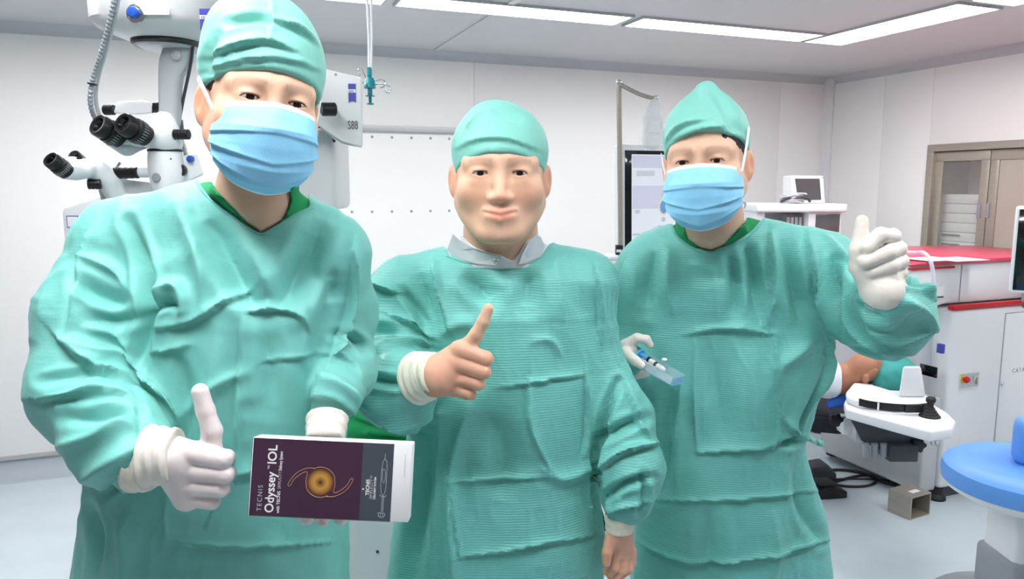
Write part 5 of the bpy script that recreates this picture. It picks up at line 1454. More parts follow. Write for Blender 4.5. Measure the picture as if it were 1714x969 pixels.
MB(MMo).add([(.022,-.001,.020),(w_-.030,-.001,.020),(w_-.042,.011,h_-.018),(.0,.011,h_-.018),(.022,-.004,.020),(w_-.030,-.004,.020),(w_-.042,.008,h_-.018),(.0,.008,h_-.018)], [(0,3,2,1),(4,5,6,7),(0,1,5,4),(1,2,6,5),(2,3,7,6),(3,0,4,7)]).build('dark_screen', mat('dark_glass', (84, 80, 84), .12), mo)
MB(MMo).lathe([(.004,0),(.004,.002)], 10, Matrix.Translation((w_-.02,.010,h_-.012)) @ Matrix.Rotation(math.pi/2, 4, 'X')).build('lamp', M_['mgrey'], mo)
random.seed(4)
cbm = MB()
for k in range(7):
    cx_ = fx(1327 + random.uniform(-6, 8)); pts = []
    for i in range(14):
        t = i/13*2*math.pi*1.3 + k; pts.append((cx_ + .075*math.cos(t)*(1-.05*k), d-.0 + .04*math.sin(t), fz(340) + .006 + .012*k*.7 + .004*math.sin(3*t)))
    cbm.tube(smooth_pts(pts, 1), .0045, 7)
setp(cbm.build('cable_coil', M_['lgrey']), 'tangled pale cables coiled on the cart top left of the small monitor', 'cable')
c2 = MB()
for k, (x0, y0, x1, y1) in enumerate(((1306,338,1330,334),(1322,336,1356,336))):
    c2.tube(smooth_pts([P(x0, y0, d-.03), P((x0+x1)/2, y0-7, d-.04), P(x1-3, y1-4, d-.03), P(x1, y1+2, d-.03)]), .008, 8)
setp(c2.build('dark_lead', M_['dgrey']), 'dark leads with plugs lying among the pale cables on the cart', 'cable')
# ------------------------------------------------------------------ instrument cabinet let into the right wall
M_['cabback'] = mat('cabinet_lining', (186, 182, 174), .5)
def rv(px, py): return onright(px, py)
ic = empty('instrument_cabinet', rm(.03, CBV0 - .5, CBZ0), 'steel framed wall cabinet with sliding glass doors, set in the right wall', 'cabinet')
fw = .07
z0, z1 = CBZ0, CBZ1; v1_, v0_ = CBV0, CBV1
fr = MB(RM)
fr.box((-.015, v0_, z1-.045), (.33, v1_, z1)); fr.box((-.015, v0_, z0), (.33, v1_, z0+.05))
fr.box((-.015, v1_-.05, z0+.05), (.33, v1_, z1-.045)); fr.box((-.015, v0_, z0+.05), (.33, v0_+.05, z1-.045))
fr.build('cabinet_frame', M_['steel'], ic, bevel=.002)
MB(RM).box((.325, v0_+.05, z0+.05), (.345, v1_-.05, z1-.045)).build('back_panel', M_['cabback'], ic)
mid = rv(1648, 350)[1]
def sdoor(va, vb, u, name='sliding_door', gm='glass'):
    t = .055; mb = MB(RM)
    zb, zt_ = z0+.055, z1-.05
    mb.box((u, va, zt_-.06), (u+.02, vb, zt_)); mb.box((u, va, zb), (u+.02, vb, zb+.06)); mb.box((u, va, zb+.06), (u+.02, va+t, zt_-.06)); mb.box((u, vb-t, zb+.06), (u+.02, vb, zt_-.06))
    o = mb.build(name, M_['steel'], ic, bevel=.002)
    MB(RM).box((u+.008, va+t, zb+.06), (u+.012, vb-t, zt_-.06)).build('pane', M_[gm], o)
    return o
dA = sdoor(mid+.0, v1_-.05, .012); 
dC = sdoor(mid-.85, mid-.005, .012, gm='glassglare')
for dd_, px in ((dA, 1636.5), (dC, 1651)):
    vv_ = rv(px, 352)[1]; MB(RM).box((.006, vv_-.012, rv(px, 365)[2]), (.014, vv_+.012, rv(px, 340)[2])).build('recessed_handle', M_['mgrey'], dd_, bevel=.002)
for zs in (uv(onplane(1600, 421, rm(.075,0,0), E1))[2] - .016,):
    MB(RM).box((.06, v0_+.05, zs), (.32, v1_-.05, zs+.015)).build('shelf', M_['steel'], ic)
# boxes inside
M_['cardw'] = mat('white_card', (228, 228, 228), .6, var=.02)
hb = [(417,408),(407,399),(398,380),(380,362),(362,344),(344,325)]
zsh = z0 + .05
vb0 = uv(onplane(1571, 380, rm(.075,0,0), E1))[1]; vb1 = uv(onplane(1637, 380, rm(.075,0,0), E1))[1]
ztop = uv(onplane(1600, 325, rm(.075,0,0), E1))[2]; zz0 = uv(onplane(1600, 420, rm(.075,0,0), E1))[2]
hh = (ztop - zz0) / 6
for k in range(6):
    o = MB(RM).box((.075 + .004*(k % 2), vb1 + .006*(k % 3), zz0 + k*hh + .0015), (.30, vb0 - .004*((k+1) % 2), zz0 + (k+1)*hh - .0015)).build('carton', M_['cardw'], None, bevel=.002)
    if k in (0, 1): MB(RM).box((.073, vb0 - .16, zz0 + k*hh + hh*.55), (.0745, vb0 - .03, zz0 + k*hh + hh*.75)).build('printed_strip', M_['ink'], o)
    setp(o, ['lowest', 'second lowest', 'third from bottom', 'fourth from bottom', 'second from top', 'topmost'][k] + ' white carton of the stack behind the cabinet glass', 'box', 'white cartons in the wall cabinet')
# ------------------------------------------------------------------ laser machine with a red lid
K = onz(1575, 838, 0); u0, v0, _ = uv(K)
lm = empty('laser_machine', tuple(rm(u0+.55, v0+.4, 0)), 'large white laser cabinet with a red lid and red stripe at the right', 'medical laser')
FN = E2
def onf(px, py, off=0.0): return uv(onplane(px, py, rm(u0, v0 + off, 0), E2))
def ons(px, py, off=0.0): return uv(onplane(px, py, rm(u0 + off, v0, 0), E1))
zst = onf(1594, 519)[2]; uL = onf(1593, 560)[0]
ztopb = onf(1640, 441)[2]
UR = -0.05
# lower body front
MB(RM).box((uL, v0, .06), (UR, v0+.70, zst-.0)).build('front_body', M_['white'], lm, bevel=.02, seg=3)
MB(RM).box((uL+.03, v0+.03, .0), (UR-.03, v0+.72, .06)).build('plinth', M_['dgrey'], lm)
MB(RM).box((uL-.004, v0-.004, zst-.002), (UR, v0+.03, zst+.020)).build('red_stripe', M_['redstripe'], lm, bevel=.002)
# side recess and low console foot reaching back-left
s1 = ons(1405, 762); sv = s1[1]
MB(RM).box((uL-.10, v0+.10, .06), (uL+.02, v0+.69, zst-.03)).build('side_panel', M_['lgrey'], lm, bevel=.004)
zc = P(0, 640, 3.6)[2]
MB(RM).box((uL-.11, v0+.02, .05), (uL+.0, sv, onplane(1480,648,rm(uL-.11,0,0),E1)[2])).build('low_console', M_['lgrey'], lm, bevel=.012, seg=3)
MB(RM).box((uL-.112, v0+.45, .30), (uL-.108, sv-.1, .31)).build('groove', M_['mgrey'], lm)
for vv_ in (v0+.03, v0+.7): MB(RM).lathe([(.045, 0), (.045, .012), (.03, .03), (.03, .06)], 20, Matrix.Translation((uL+.02, vv_, 0))).build('levelling_foot', M_['rubber'], lm)
# black window, switch, latch on the side
def onsp(px, py): return uv(onplane(px, py, rm(uL-.102, v0, 0), E1))
a, b = onsp(1541, 608), onsp(1568, 633)
MB(RM).box((uL-.106, min(a[1], b[1]), min(a[2], b[2])), (uL-.10, max(a[1], b[1]), max(a[2], b[2]))).build('dark_display', M_['glossblack'], lm, bevel=.001)
a, b = onsp(1572, 574), onsp(1581, 592)
MB(RM).box((uL-.118, min(a[1], b[1]), min(a[2], b[2])), (uL-.10, max(a[1], b[1]), max(a[2], b[2]))).build('blue_switch', M_['logo'], lm, bevel=.003)
for px, py in ((1562,733),(1569,733)):
    c_ = uv(onplane(px, py, rm(uL-.114, v0, 0), E1)); MB(RM).lathe([(.020,0),(.024,.004),(.014,.012)], 20, Matrix.Translation(c_) @ Matrix.Diagonal((1,.6,1.6,1)) @ Matrix.Rotation(-math.pi/2, 4, 'Y')).build('round_latch', M_['chrome'], lm)
ln = MB(RM); a = onsp(1560, 537); ln.box((uL-.103, v0+.12, a[2]), (uL-.10, v0+.40, a[2]+.004)); ln.build('panel_joint', M_['dgrey'], lm)
# upper body overhanging to the left
uo = uv(onplane(1512, 470, rm(0, v0+.08, 0), E2))[0]
ub = MB(RM); zb_ = zst + .021
ub.prism([(uo+.05, zb_-.035), (uL, zb_-.0), (UR, zb_-.0), (UR, ztopb), (uo, ztopb), (uo, zb_+.02)], -(v0+.05), -(v0+.72), Matrix.Rotation(math.pi/2, 4, 'X'))
ub.build('upper_body', M_['white'], lm, bevel=.012, seg=3)
jx = uv(onplane(1607, 480, rm(0, v0+.048, 0), E2))[0]
MB(RM).box((jx, v0+.047, zb_+.01), (jx+.003, v0+.052, ztopb-.01)).build('panel_joint', M_['mgrey'], lm)
a = uv(onplane(1565, 501, rm(0, v0+.047, 0), E2)); b = uv(onplane(1581, 478, rm(0, v0+.047, 0), E2))
lbl = MB(RM).box((a[0], v0+.044, a[2]), (b[0], v0+.049, b[2])).build('label', M_['paper'], lm, bevel=.0006)
for fy in (.78,): MB(RM).box((a[0]+.006, v0+.0425, a[2]+.006), (b[0]-.006, v0+.044, a[2]+.014)).build('printed_line', M_['ink'], lbl)
# red lid, slightly domed, with an underside lip
lid = MB(RM); lz = ztopb
lid.prism([(uo-.01, lz), (UR, lz), (UR, lz+.008), ((uo+UR)/2, lz+.020), (uo+.10, lz+.016), (uo-.01, lz+.006)], -(v0+.03), -(v0+.75), Matrix.Rotation(math.pi/2, 4, 'X'))
lid.build('red_lid', M_['red'], lm, bevel=.006, seg=3)
MB(RM).box((uo+.0, v0+.035, lz-.022), (uo+.28, v0+.06, lz-.012)).build('red_lip', M_['redstripe'], lm, bevel=.002)
# door in the front body, with lock, wordmark, emergency stop niche
dl = onf(1673, 640)[0]; dz0 = onf(1676, 752)[2]; dz1 = onf(1676, 526)[2]
MB(RM).box((dl-.004, v0-.0015, dz0-.004), (UR-.06, v0+.01, dz1+.004)).build('door_gap', M_['mgrey'], lm)
dr_ = MB(RM).box((dl, v0-.007, dz0), (UR-.064, v0+.01, dz1)).build('door', M_['white'], lm, bevel=.003)
c_ = onf(1677, 643, -.008); MB(RM).lathe([(.010,0),(.010,.006),(.007,.009)], 18, Matrix.Translation(c_) @ Matrix.Rotation(math.pi/2, 4, 'X')).build('lock', M_['chrome'], dr_)
c_ = onf(1694, 624, -.0075); text('CATALYS', .030, RM @ Matrix.Translation(c_) @ Matrix.Rotation(math.pi/2, 4, 'X'), M_['mgrey'], dr_, spacing=1.25)
a, b = onf(1604, 653), onf(1639, 621)
nb = MB(RM); f_ = .006
nb.box((a[0], v0-.004, a[2]), (b[0], v0+.002, a[2]+f_)); nb.box((a[0], v0-.004, b[2]-f_), (b[0], v0+.002, b[2])); nb.box((a[0], v0-.004, a[2]+f_), (a[0]+f_, v0+.002, b[2]-f_)); nb.box((b[0]-f_, v0-.004, a[2]+f_), (b[0], v0+.002, b[2]-f_))
nf = nb.build('switch_niche', M_['offwhite'], lm, bevel=.001)
MB(RM).box((a[0]+f_, v0-.002, a[2]+f_), (b[0]-f_, v0+.001, b[2]-f_)).build('niche_plate', M_['lgrey'], nf)
c_ = onf(1612, 634, -.002); M_['yellow'] = mat('yellow_ring', (235, 205, 40), .4)
MB(RM).lathe([(.020,0),(.020,.004)], 20, Matrix.Translation(c_) @ Matrix.Rotation(math.pi/2, 4, 'X')).build('yellow_ring', M_['yellow'], nf)
MB(RM).lathe([(.009,.004),(.009,.014),(.016,.016),(.016,.024),(.011,.030)], 20, Matrix.Translation(c_) @ Matrix.Rotation(math.pi/2, 4, 'X')).build('stop_button', M_['redstripe'], nf)
c_ = onf(1630, 632, -.002); MB(RM).lathe([(.009,0),(.009,.006)], 16, Matrix.Translation(c_) @ Matrix.Rotation(math.pi/2, 4, 'X')).build('key_switch', M_['chrome'], nf)
MB(RM).box((c_[0]-.003, v0-.022, c_[2]-.030), (c_[0]+.003, v0-.014, c_[2]+.004)).build('key', M_['steel'], nf)
# papers on the lid
for k, (pa_, lb_) in enumerate((((1548,438,1606,430), 'white sheet of paper lying on the red lid, the left one'), ((1588,439,1652,431), 'white sheet of paper lying on the red lid, the right one'))):
    pc_ = uv(onz((pa_[0]+pa_[2])/2, (pa_[1]+pa_[3])/2, lz+.024)); za_ = lz + .0205 + .002*k
    sh = MB(RM).box((pc_[0]-.11, pc_[1]-.03, za_), (pc_[0]+.11, pc_[1]+.14, za_+.001)).build('paper_sheet', M_['paper']); setp(sh, lb_, 'paper', 'papers on the red lid')
# clear tubing loop over the lid edge
M_['tubing'] = mat('clear_tubing', (232, 226, 238), .1, alpha=.6)
tl = smooth_pts([rm(uo+.02, v0+.30, lz+.06), P(1530, 424, 3.55), P(1545, 421, 3.45), P(1557, 432, 3.40), P(1563, 460, 3.38), P(1562, 500, 3.38)])
o = MB().tube(tl, .009, 10).build('breathing_tube', M_['tubing']); setp(o, 'clear plastic tube looping over the left edge of the red lid', 'tube')
# touch screen on an arm at the right edge
dm = 3.25
tmn = empty('touch_screen', P(1720, 500, dm), 'tall black touch screen with a pale frame at the right picture edge', 'monitor')
xa_ = P(1695, 420, dm)[0]; MT = frame(P(1695, 418, dm), (1, -.55, 0)); hh = r_at(146, dm)/2
MB(MT).box((0, 0, -hh), (.42, .035, hh)).build('case', M_['white'], tmn, bevel=.012, seg=3)
MB(MT).box((.012, -.003, -hh+.014), (.408, .002, hh-.014)).build('screen', M_['glossblack'], tmn, bevel=.003)
MB(MT).box((.05, .012, -hh-.035), (.12, .030, -hh+.01)).build('neck', M_['mgrey'], tmn, bevel=.003)
zf_ = MT @ Vector((.085, .02, -hh-.03))
MB().tube([tuple(zf_), (zf_.x+.02, zf_.y+.06, zf_.z-.03), tuple(rm(uL+.62, v0+.035, zst+.10))], .016, 12).build('carrying_arm', M_['black'], tmn)
# ------------------------------------------------------------------ patient bed end with tray, strap and joystick
db = 3.25
pb = empty('patient_bed', tuple(onz(1480, 790, 0)[:2]) + (0,), 'white patient bed head with black strap and joystick beside the laser', 'medical bed')
zt_ = P(0, 690, db)[2]
def oz(px, py, z): return onz(px, py, z)
top = [(1413,672),(1422,655),(1440,650),(1476,655),(1520,668),(1556,672),(1586,690),(1600,704),(1594,716),(1557,722),(1500,707),(1452,694),(1416,684)]
T_ = [oz(x, y, .60) for x, y in top]
n_ = len(T_); mb = MB()
mb.add([tuple(p) for p in T_] + [tuple(p - np.array([0, 0, .045])) for p in T_], [tuple(range(n_))[::-1], tuple(range(n_, 2*n_))] + [(i, i+n_, (i+1) % n_ + n_, (i+1) % n_) for i in range(n_)])
mb.build('tray', M_['white'], pb, bevel=.010, seg=3)
hd = [(1416,655),(1428,640),(1450,640),(1490,652),(1540,655),(1558,664),(1553,676),(1500,678),(1440,672),(1418,664)]
T2 = [oz(x, y, .632) for x, y in hd]; n2 = len(T2); mb = MB()
mb.add([tuple(p) for p in T2] + [tuple(p - np.array([0, 0, .034])) for p in T2], [tuple(range(n2))[::-1], tuple(range(n2, 2*n2))] + [(i, i+n2, (i+1) % n2 + n2, (i+1) % n2) for i in range(n2)])
mb.build('headrest_base', M_['white'], pb, bevel=.012, seg=3)
c_ = oz(1527, 662, .632); d_ = c_[1]
mb = MB(); mb.add([P(x, y, d_ + q) for q in (-.03, .09) for x, y in ((1504,664),(1549,664),(1541,613),(1512,613))], [(0,1,2,3),(7,6,5,4),(0,4,5,1),(1,5,6,2),(2,6,7,3),(3,7,4,0)])
mb.build('head_stop', M_['white'], pb, bevel=.010, seg=3)
dS = oz(1500, 678, .632)[1]
rib = smooth_pts([oz(x, y, .632) + np.array([0, -.008, -.004]) for x, y in ((1436,670),(1455,675),(1500,680),(1535,680),(1556,677),(1562,666))])
mb = MB(); vs = []; 
for p in rib:
    for a_, b_ in ((0,0),(0,1),(-.006,1),(-.006,0)): vs.append((p[0], p[1]+a_, p[2]-.016+.032*b_))
mb.add(vs, [(i*4+k, i*4+(k+1) % 4, i*4+4+(k+1) % 4, i*4+4+k) for i in range(len(rib)-1) for k in range(4)] + [(0,3,2,1), tuple((len(rib)-1)*4+k for k in (0,1,2,3))])
st_ = mb.build('strap', M_['black'], pb)
MB().cbox(oz(1526, 680, .632) + np.array([0, -.018, -.004]), (.075, .016, .034)).build('buckle', M_['rubber'], st_, bevel=.004)
MB().cbox(oz(1467, 677, .632) + np.array([0, -.016, -.004]), (.006, .004, .033)).build('strap_mark', M_['paper'], st_)
# joystick
jc = oz(1556, 697, .60)
MB().lathe([(.042,0),(.040,.006),(.034,.010),(.032,.016),(.026,.020),(.025,.026),(.019,.030),(.017,.038),(.012,.042),(.012,.055),(.015,.060),(.019,.066),(.019,.078),(.012,.084)], 24, Matrix.Translation(jc)).build('joystick', M_['rubber'], pb)
# dark housing under the tray
hs = [(1417,688),(1452,698),(1500,710),(1546,722),(1534,742),(1505,762),(1478,756),(1442,738)]
dh = oz(1480, 705, .555)[1] + .08
mb = MB(); nh = len(hs); mb.add([P(x, y, dh + q) for q in (-.0, .22) for x, y in hs], [tuple(range(nh)), tuple(range(nh, 2*nh))[::-1]] + [(i, i+nh, (i+1) % nh + nh, (i+1) % nh) for i in range(nh)])
mb.build('dark_housing', M_['dgrey'], pb, bevel=.006)
MB().cbox(P(1502,752,dh+.02), (.125,.12,.075)).build('motor_box', M_['dgrey'], pb, bevel=.006)
for px in (1449, 1464, 1479): MB().tube([P(px,742,dh-.01), P(px,764,dh-.01)], .015, 14).build('grey_cylinder', M_['mgrey'], pb)
for px, py, dd_ in ((1396,700,3.42),(1533,742,3.18)):
    mb = MB(); M = facing(px, py, dd_); n = 24
    mb.prism([((.030 + .005*math.cos(5*2*math.pi*k/n))*math.cos(2*math.pi*k/n), (.030 + .005*math.cos(5*2*math.pi*k/n))*math.sin(2*math.pi*k/n)) for k in range(n)], 0, .03, M)
    mb.build('star_knob', M_['black'], pb, bevel=.003)
MB().tube([P(1400,700,3.42), P(1425,700,3.44)], .008, 10).build('knob_rod', M_['chrome'], pb)
MB().tube([P(1537,742,3.2), P(1520,745,3.25)], .008, 10).build('knob_rod', M_['chrome'], pb)
MB().box((P(1408,710,3.45)[0], 3.42, P(0,728,3.42)[2]), (P(1426,710,3.45)[0], 3.50, P(0,700,3.42)[2])).build('rail_bracket', M_['white'], pb, bevel=.004)
cl = oz(1500, 800, 0); 
MB().box((P(1470,710,dh)[0], dh+.20, .36), (P(1500,710,dh)[0], dh+.42, .44)).build('console_bracket', M_['lgrey'], pb, bevel=.01)
# bed surface running away behind the right man
bs = MB(); 
A_ = [oz(1412, 699, .445), oz(1436, 669, .445), oz(1300, 640, .445), oz(1260, 676, .445)]
A_[2] = A_[1] + np.array([-1.1, .35, 0]); A_[3] = A_[0] + np.array([-1.1, .35, 0])
bs.add([tuple(p) for p in A_] + [tuple(p - np.array([0, 0, .09])) for p in A_], [(0,1,2,3),(7,6,5,4),(0,4,5,1),(1,5,6,2),(2,6,7,3),(3,7,4,0)])
bs.build('cushion', M_['navy'], pb, bevel=.02, seg=3)
for q_ in (.78,):
    m_ = .5*(A_[0]+A_[1]) + np.array([-1.1*q_, .35*q_, 0]); MB().box((m_[0]-.05, m_[1]-.05, .0), (m_[0]+.05, m_[1]+.05, .37)).build('bed_column', M_['lgrey'], pb, bevel=.008)
# ------------------------------------------------------------------ patient lying on the bed
def J3(px, py, d, r): return (P(px, py, d), r*d/FPX)
dp = 3.50
hc = J3(1446, 616, dp, 26)
def patient(p):
    d_ = ell(p, hc[0], (.072, .078, .092), np.array(Matrix.Rotation(math.radians(62), 3, 'Y')))
    d_ = smin(d_, seg(p, P(1437,640,dp), P(1432,652,dp), .045, .05), .03)
    d_ = smin(d_, chain(p, [J3(1424,632,dp,18), J3(1396,634,dp+.02,26), J3(1340,632,dp+.18,32), J3(1240,632,dp+.42,32)], .03), .03)
    d_ = smax(d_, -ell(p, P(1455,622,dp-.10), (.018,.02,.014)), .012); d_ = smin(d_, seg(p, P(1457,628,dp-.085), P(1466,620,dp-.10), .008, .011), .012)
    e_ = ell(p, P(1449,634,dp-.082), (.018,.010,.022)); return smin(d_, e_, .006)
l, u = P(1180, 560, 3.3), P(1500, 700, 3.3); l = np.array([.75, 3.25, .50]); u = np.array([1.85, 4.05, 1.0])
V, F = mesh_sdf(lambda p: patient(p).astype(f32), l, u, .006)
pt = link('person', np_mesh('person', V, F), M_['skin']); set_tint(pt.data, np.array(lin((168, 114, 88)))[None] * np.ones((len(V), 1)))
setp(pt, 'patient lying on the bed behind the right man, white shirt, head covered in teal', 'person')
V, F = mesh_sdf(lambda p: smax(chain(p, [J3(1430,632,dp,22), J3(1402,632,dp+.02,34), J3(1340,632,dp+.18,34), J3(1240,632,dp+.42,34)], .03), (p[:, 0] - P(1437,0,dp)[0]).astype(f32), .01).astype(f32), l - .05, u + .05, .008)
N = vnormals(V, F); V = V + N * (.006 * vnoise(V, 14, 3) + .003 * vnoise(V, 35, 4))[:, None]
cloth_obj('white_shirt', V, F, M_['whitecloth'], pt)
V, F = mesh_sdf(lambda p: chain(p, [J3(1436,664,dp,9), J3(1410,668,dp+.02,10), J3(1392,676,dp+.04,7)], .02).astype(f32) - .004, l - .2, u, .008)
link('blue_collar', np_mesh('blue_collar', V, F), M_['bluecloth'], pt)
hair = mesh_sdf(lambda p: smax(ell(p, hc[0] + np.array([-.0, .01, -.01]), (.0765, .082, .095), np.array(Matrix.Rotation(math.radians(62), 3, 'Y'))), (p[:, 2] - hc[0][2] + .045).astype(f32), .01).astype(f32), hc[0] - .16, hc[0] + .16, .005)
link('hair', np_mesh('hair', *hair), M_['hair'], pt)
# teal drape over the face, hanging down to the tray
def drape(p):
    a_ = ell(p, P(1492, 618, dp-.0), (.115, .12, .075)); b_ = seg(p, P(1478, 640, dp-.05), P(1508, 650, dp-.10), .045, .035)
    return smin(a_, b_, .05).astype(f32)
c_ = P(1492, 618, dp); V, F = mesh_sdf(drape, c_ - .25, c_ + .25, .007)
N = vnormals(V, F); V = V + N * (.008 * vnoise(V, 12, 8) + .004 * vnoise(V, 30, 2))[:, None]
o = cloth_obj('face_drape', V, F, M_['tealcloth'], None); setp(o, 'crumpled teal drape over the lying patient\'s face', 'drape')
# ------------------------------------------------------------------ steel box stool on the floor, open at one end
A0 = onz(1477,857,0); D0 = onz(1523,871,0); C1_ = onz(1556,861,0)
hgt = P(1526, 833, D0[1])[2]
e1 = A0 - D0; e1[2] = 0; e2 = C1_ - D0; e2[2] = 0
w2 = np.linalg.norm(e2); x_ = e2 / w2; y_ = e1 / np.linalg.norm(e1); L1 = np.linalg.norm(e1)
y_ = np.array([-x_[1], x_[0], 0]) * (1 if np.dot(e1, [-x_[1], x_[0], 0]) > 0 else -1)
MX = frame(D0, x_, tuple(y_)) if True else None
L1 = abs(float(e1 @ y_)); t = .006
sb_ = MB(MX); zsgn = 1 if MX.to_3x3().col[2].z > 0 else -1
def zb2(a, b): return (min(a*zsgn, b*zsgn), max(a*zsgn, b*zsgn))
for lo_, hi_ in (((0,0,0),(w2,L1,t)), ((0,0,hgt-t),(w2,L1,hgt)), ((0,0,t),(t,L1,hgt-t)), ((w2-t,0,t),(w2,L1,hgt-t)), ((t,L1-t,t),(w2-t,L1,hgt-t))):
    za_, zb3 = zb2(lo_[2], hi_[2]); sb_.box((lo_[0], lo_[1], za_), (hi_[0], hi_[1], zb3))
stb = empty('steel_footstool', tuple(D0), 'open-ended brushed steel box lying on the floor before the laser cabinet', 'metal box')
sb_.build('shell', M_['steel'], stb)
za_, zb3 = zb2(hgt, hgt+.0015); MB(MX).box((w2*.35, .03, za_), (w2*.75, .055, zb3)).build('sticker', M_['paper'], stb)
# ------------------------------------------------------------------ foot switch and cables on the floor
fp = empty('foot_switch', tuple(onz(1388, 822, 0)), 'black foot switch on the floor beside the right man', 'foot switch')
c_ = onz(1384, 826, 0); MP = frame(c_, (1, .15, 0))
MB(MP).prism([(-.09, 0), (.07, 0), (.07, .035), (-.02, .06), (-.09, .05)], -.07, .07, Matrix.Rotation(math.pi/2, 4, 'X')).build('pedal_body', M_['black'], fp, bevel=.008)
MB(MP).box((-.07, -.05, .058), (.03, .05, .068)).build('pedal', M_['rubber'], fp, bevel=.004)
c_ = onz(1375, 798, 0); MP = frame(c_, (1, -.1, 0))
MB(MP).prism([(-.07, 0), (.06, 0), (.06, .04), (0, .085), (-.07, .07)], -.06, .06, Matrix.Rotation(math.pi/2, 4, 'X')).build('second_pedal', M_['dgrey'], fp, bevel=.01)
def floor_cable(pts, r, lab, m=M_['rubber']):
    q_ = [onz(x, y, r) + np.array([0, 0, h_]) for x, y, h_ in pts]
    o = MB().tube([tuple(p) for p in smooth_pts(q_, 3)], r, 8).build('floor_cable', m); setp(o, lab, 'cable', 'black cables on the floor by the bed')
floor_cable([(1376,806,0),(1400,812,0),(1430,815,0),(1462,812,0),(1468,800,0),(1455,794,0),(1425,798,0),(1400,806,0),(1380,812,0)], .007, 'black floor cable forming the nearest loop beside the foot switch')
floor_cable([(1370,790,0),(1400,785,0),(1435,789,0),(1460,797,0),(1478,807,0),(1500,812,0)], .008, 'black floor cable running farthest back under the bed towards the laser')
floor_cable([(1385,803,.0),(1415,805,.012),(1450,806,.014),(1470,802,.0),(1490,806,0)], .006, 'thin black floor cable crossing over the loop under the bed')
# ------------------------------------------------------------------ blue stool at the right edge
ds = 2.32
sc_ = P(1727, 791, ds); zs = sc_[2]
so = empty('surgeon_stool', (sc_[0], sc_[1], 0), 'blue padded stool with a white column at the lower right edge', 'stool')
def sl(prof, name, m, sx=1.0, n=56): return MB().lathe(prof, n, Matrix.Translation((sc_[0], sc_[1], 0)) @ Matrix.Diagonal((sx, sx, 1, 1))).build(name, m, so)
R_ = .258
sl([(R_-.03, zs-.055), (R_-.004, zs-.045), (R_, zs-.02), (R_-.006, zs+.008), (R_-.03, zs+.024), (R_-.09, zs+.030), (.002, zs+.032)], 'seat', M_['blueseat'])
sl([(.10, zs-.10), (R_-.05, zs-.082), (R_-.012, zs-.06), (R_-.008, zs-.046), (R_-.02, zs-.044)], 'seat_shell', M_['white'])
bx0 = P(1697, 745, ds)[0]
V, F = mesh_sdf(lambda p: (np.sqrt((np.maximum(np.abs(p[:, 0] - bx0 - .17) - .13, 0))**2 + (np.maximum(np.abs(p[:, 1] - sc_[1] - .03 + ((p[:, 0] - bx0 - .17)**2) * 1.2) - .008, 0))**2 + (np.maximum(np.abs(p[:, 2] - zs - .105) - .045, 0))**2) - .035).astype(f32), (bx0-.05, sc_[1]-.15, zs-.02), (bx0+.42, sc_[1]+.15, zs+.22), .008)
link('back_pad', np_mesh('back_pad', lap(V, F, 2), F), M_['blueseat'], so)
MB().tube([(bx0+.18, sc_[1]+.08, zs+.10), (bx0+.20, sc_[1]+.20, zs+.02), (sc_[0]+.05, sc_[1]+.16, zs-.07)], .014, 10).build('back_bracket', M_['mgrey'], so)
MB().box((sc_[0]-.085, sc_[1]-.085, .30), (sc_[0]+.085, sc_[1]+.085, zs-.09)).build('column', M_['white'], so, bevel=.02, seg=3)
MB().box((sc_[0]-.10, sc_[1]-.10, .20), (sc_[0]+.10, sc_[1]+.10, .36)).build('column_skirt', M_['mgrey'], so, bevel=.02, seg=3)
sl([(.30, .04), (.31, .07), (.30, .11), (.26, .15), (.17, .19), (.12, .22), (.02, .23)], 'base', M_['mgrey'])
for k in range(5):
    a = 2*math.pi*k/5 + .6; c_ = (sc_[0] + .25*math.cos(a), sc_[1] + .25*math.sin(a), 0)
    MB().lathe([(.028, 0), (.028, .045)], 16, Matrix.Translation(c_)).build('castor', M_['rubber'], so)
# ------------------------------------------------------------------ carton held by the left man
FC = [P(423, 735, .985), P(690, 747, .985), P(683, 868, .985), P(415, 860, .985)]
ux = Vector(FC[1] - FC[0]).normalized(); cen = sum(FC) / 4; Wc = .5*(np.linalg.norm(FC[1]-FC[0]) + np.linalg.norm(FC[2]-FC[3])); Hc = .5*(np.linalg.norm(FC[3]-FC[0]) + np.linalg.norm(FC[2]-FC[1]))
vv2 = Vector(FC[0] - FC[3]) + Vector((0, .022, 0)); MC = frame(cen, ux, tuple(vv2))
if MC.to_3x3().col[2].y > 0: pass
M_['plum'] = mat('plum_print', (66, 42, 62), .35, var=.02); M_['slate'] = mat('slate_print', (70, 78, 88), .35)
M_['gold'] = mat('gold_print', (176, 128, 62), .4); M_['gold2'] = mat('copper_print', (190, 140, 104), .4); M_['brown'] = mat('brown_print', (110, 70, 40), .4); M_['ink2'] = mat('pale_print', (186, 190, 196), .5); M_['whiteprint'] = mat('white_print', (240, 240, 242), .5)
carton = MB(MC).box((-Wc/2, -Hc/2, -.032), (Wc/2, Hc/2, 0)).build('carton', M_['paper'], None, bevel=.0012)
setp(carton, 'dark plum and slate carton held in front of the left man\'s gown', 'box')
Lx = -Wc/2; k = Wc/268
def X(px): return Lx + (px)*k
Z = .0004
def pan(x0, x1, m, name, y0=-Hc/2+.0006, y1=Hc/2-.0006, z=Z):
    return MB(MC).box((X(x0), y0, -.0002), (X(x1), y1, z)).build(name, m, carton)
pan(2, 186, M_['plum'], 'plum_panel'); pan(186, 238, M_['slate'], 'slate_panel'); 
MB(MC).box((-Wc/2-.0003, -Hc/2+.0006, -.0315), (-Wc/2+.0004, Hc/2-.0006, -.0005)).build('plum_side', M_['plum'], carton)
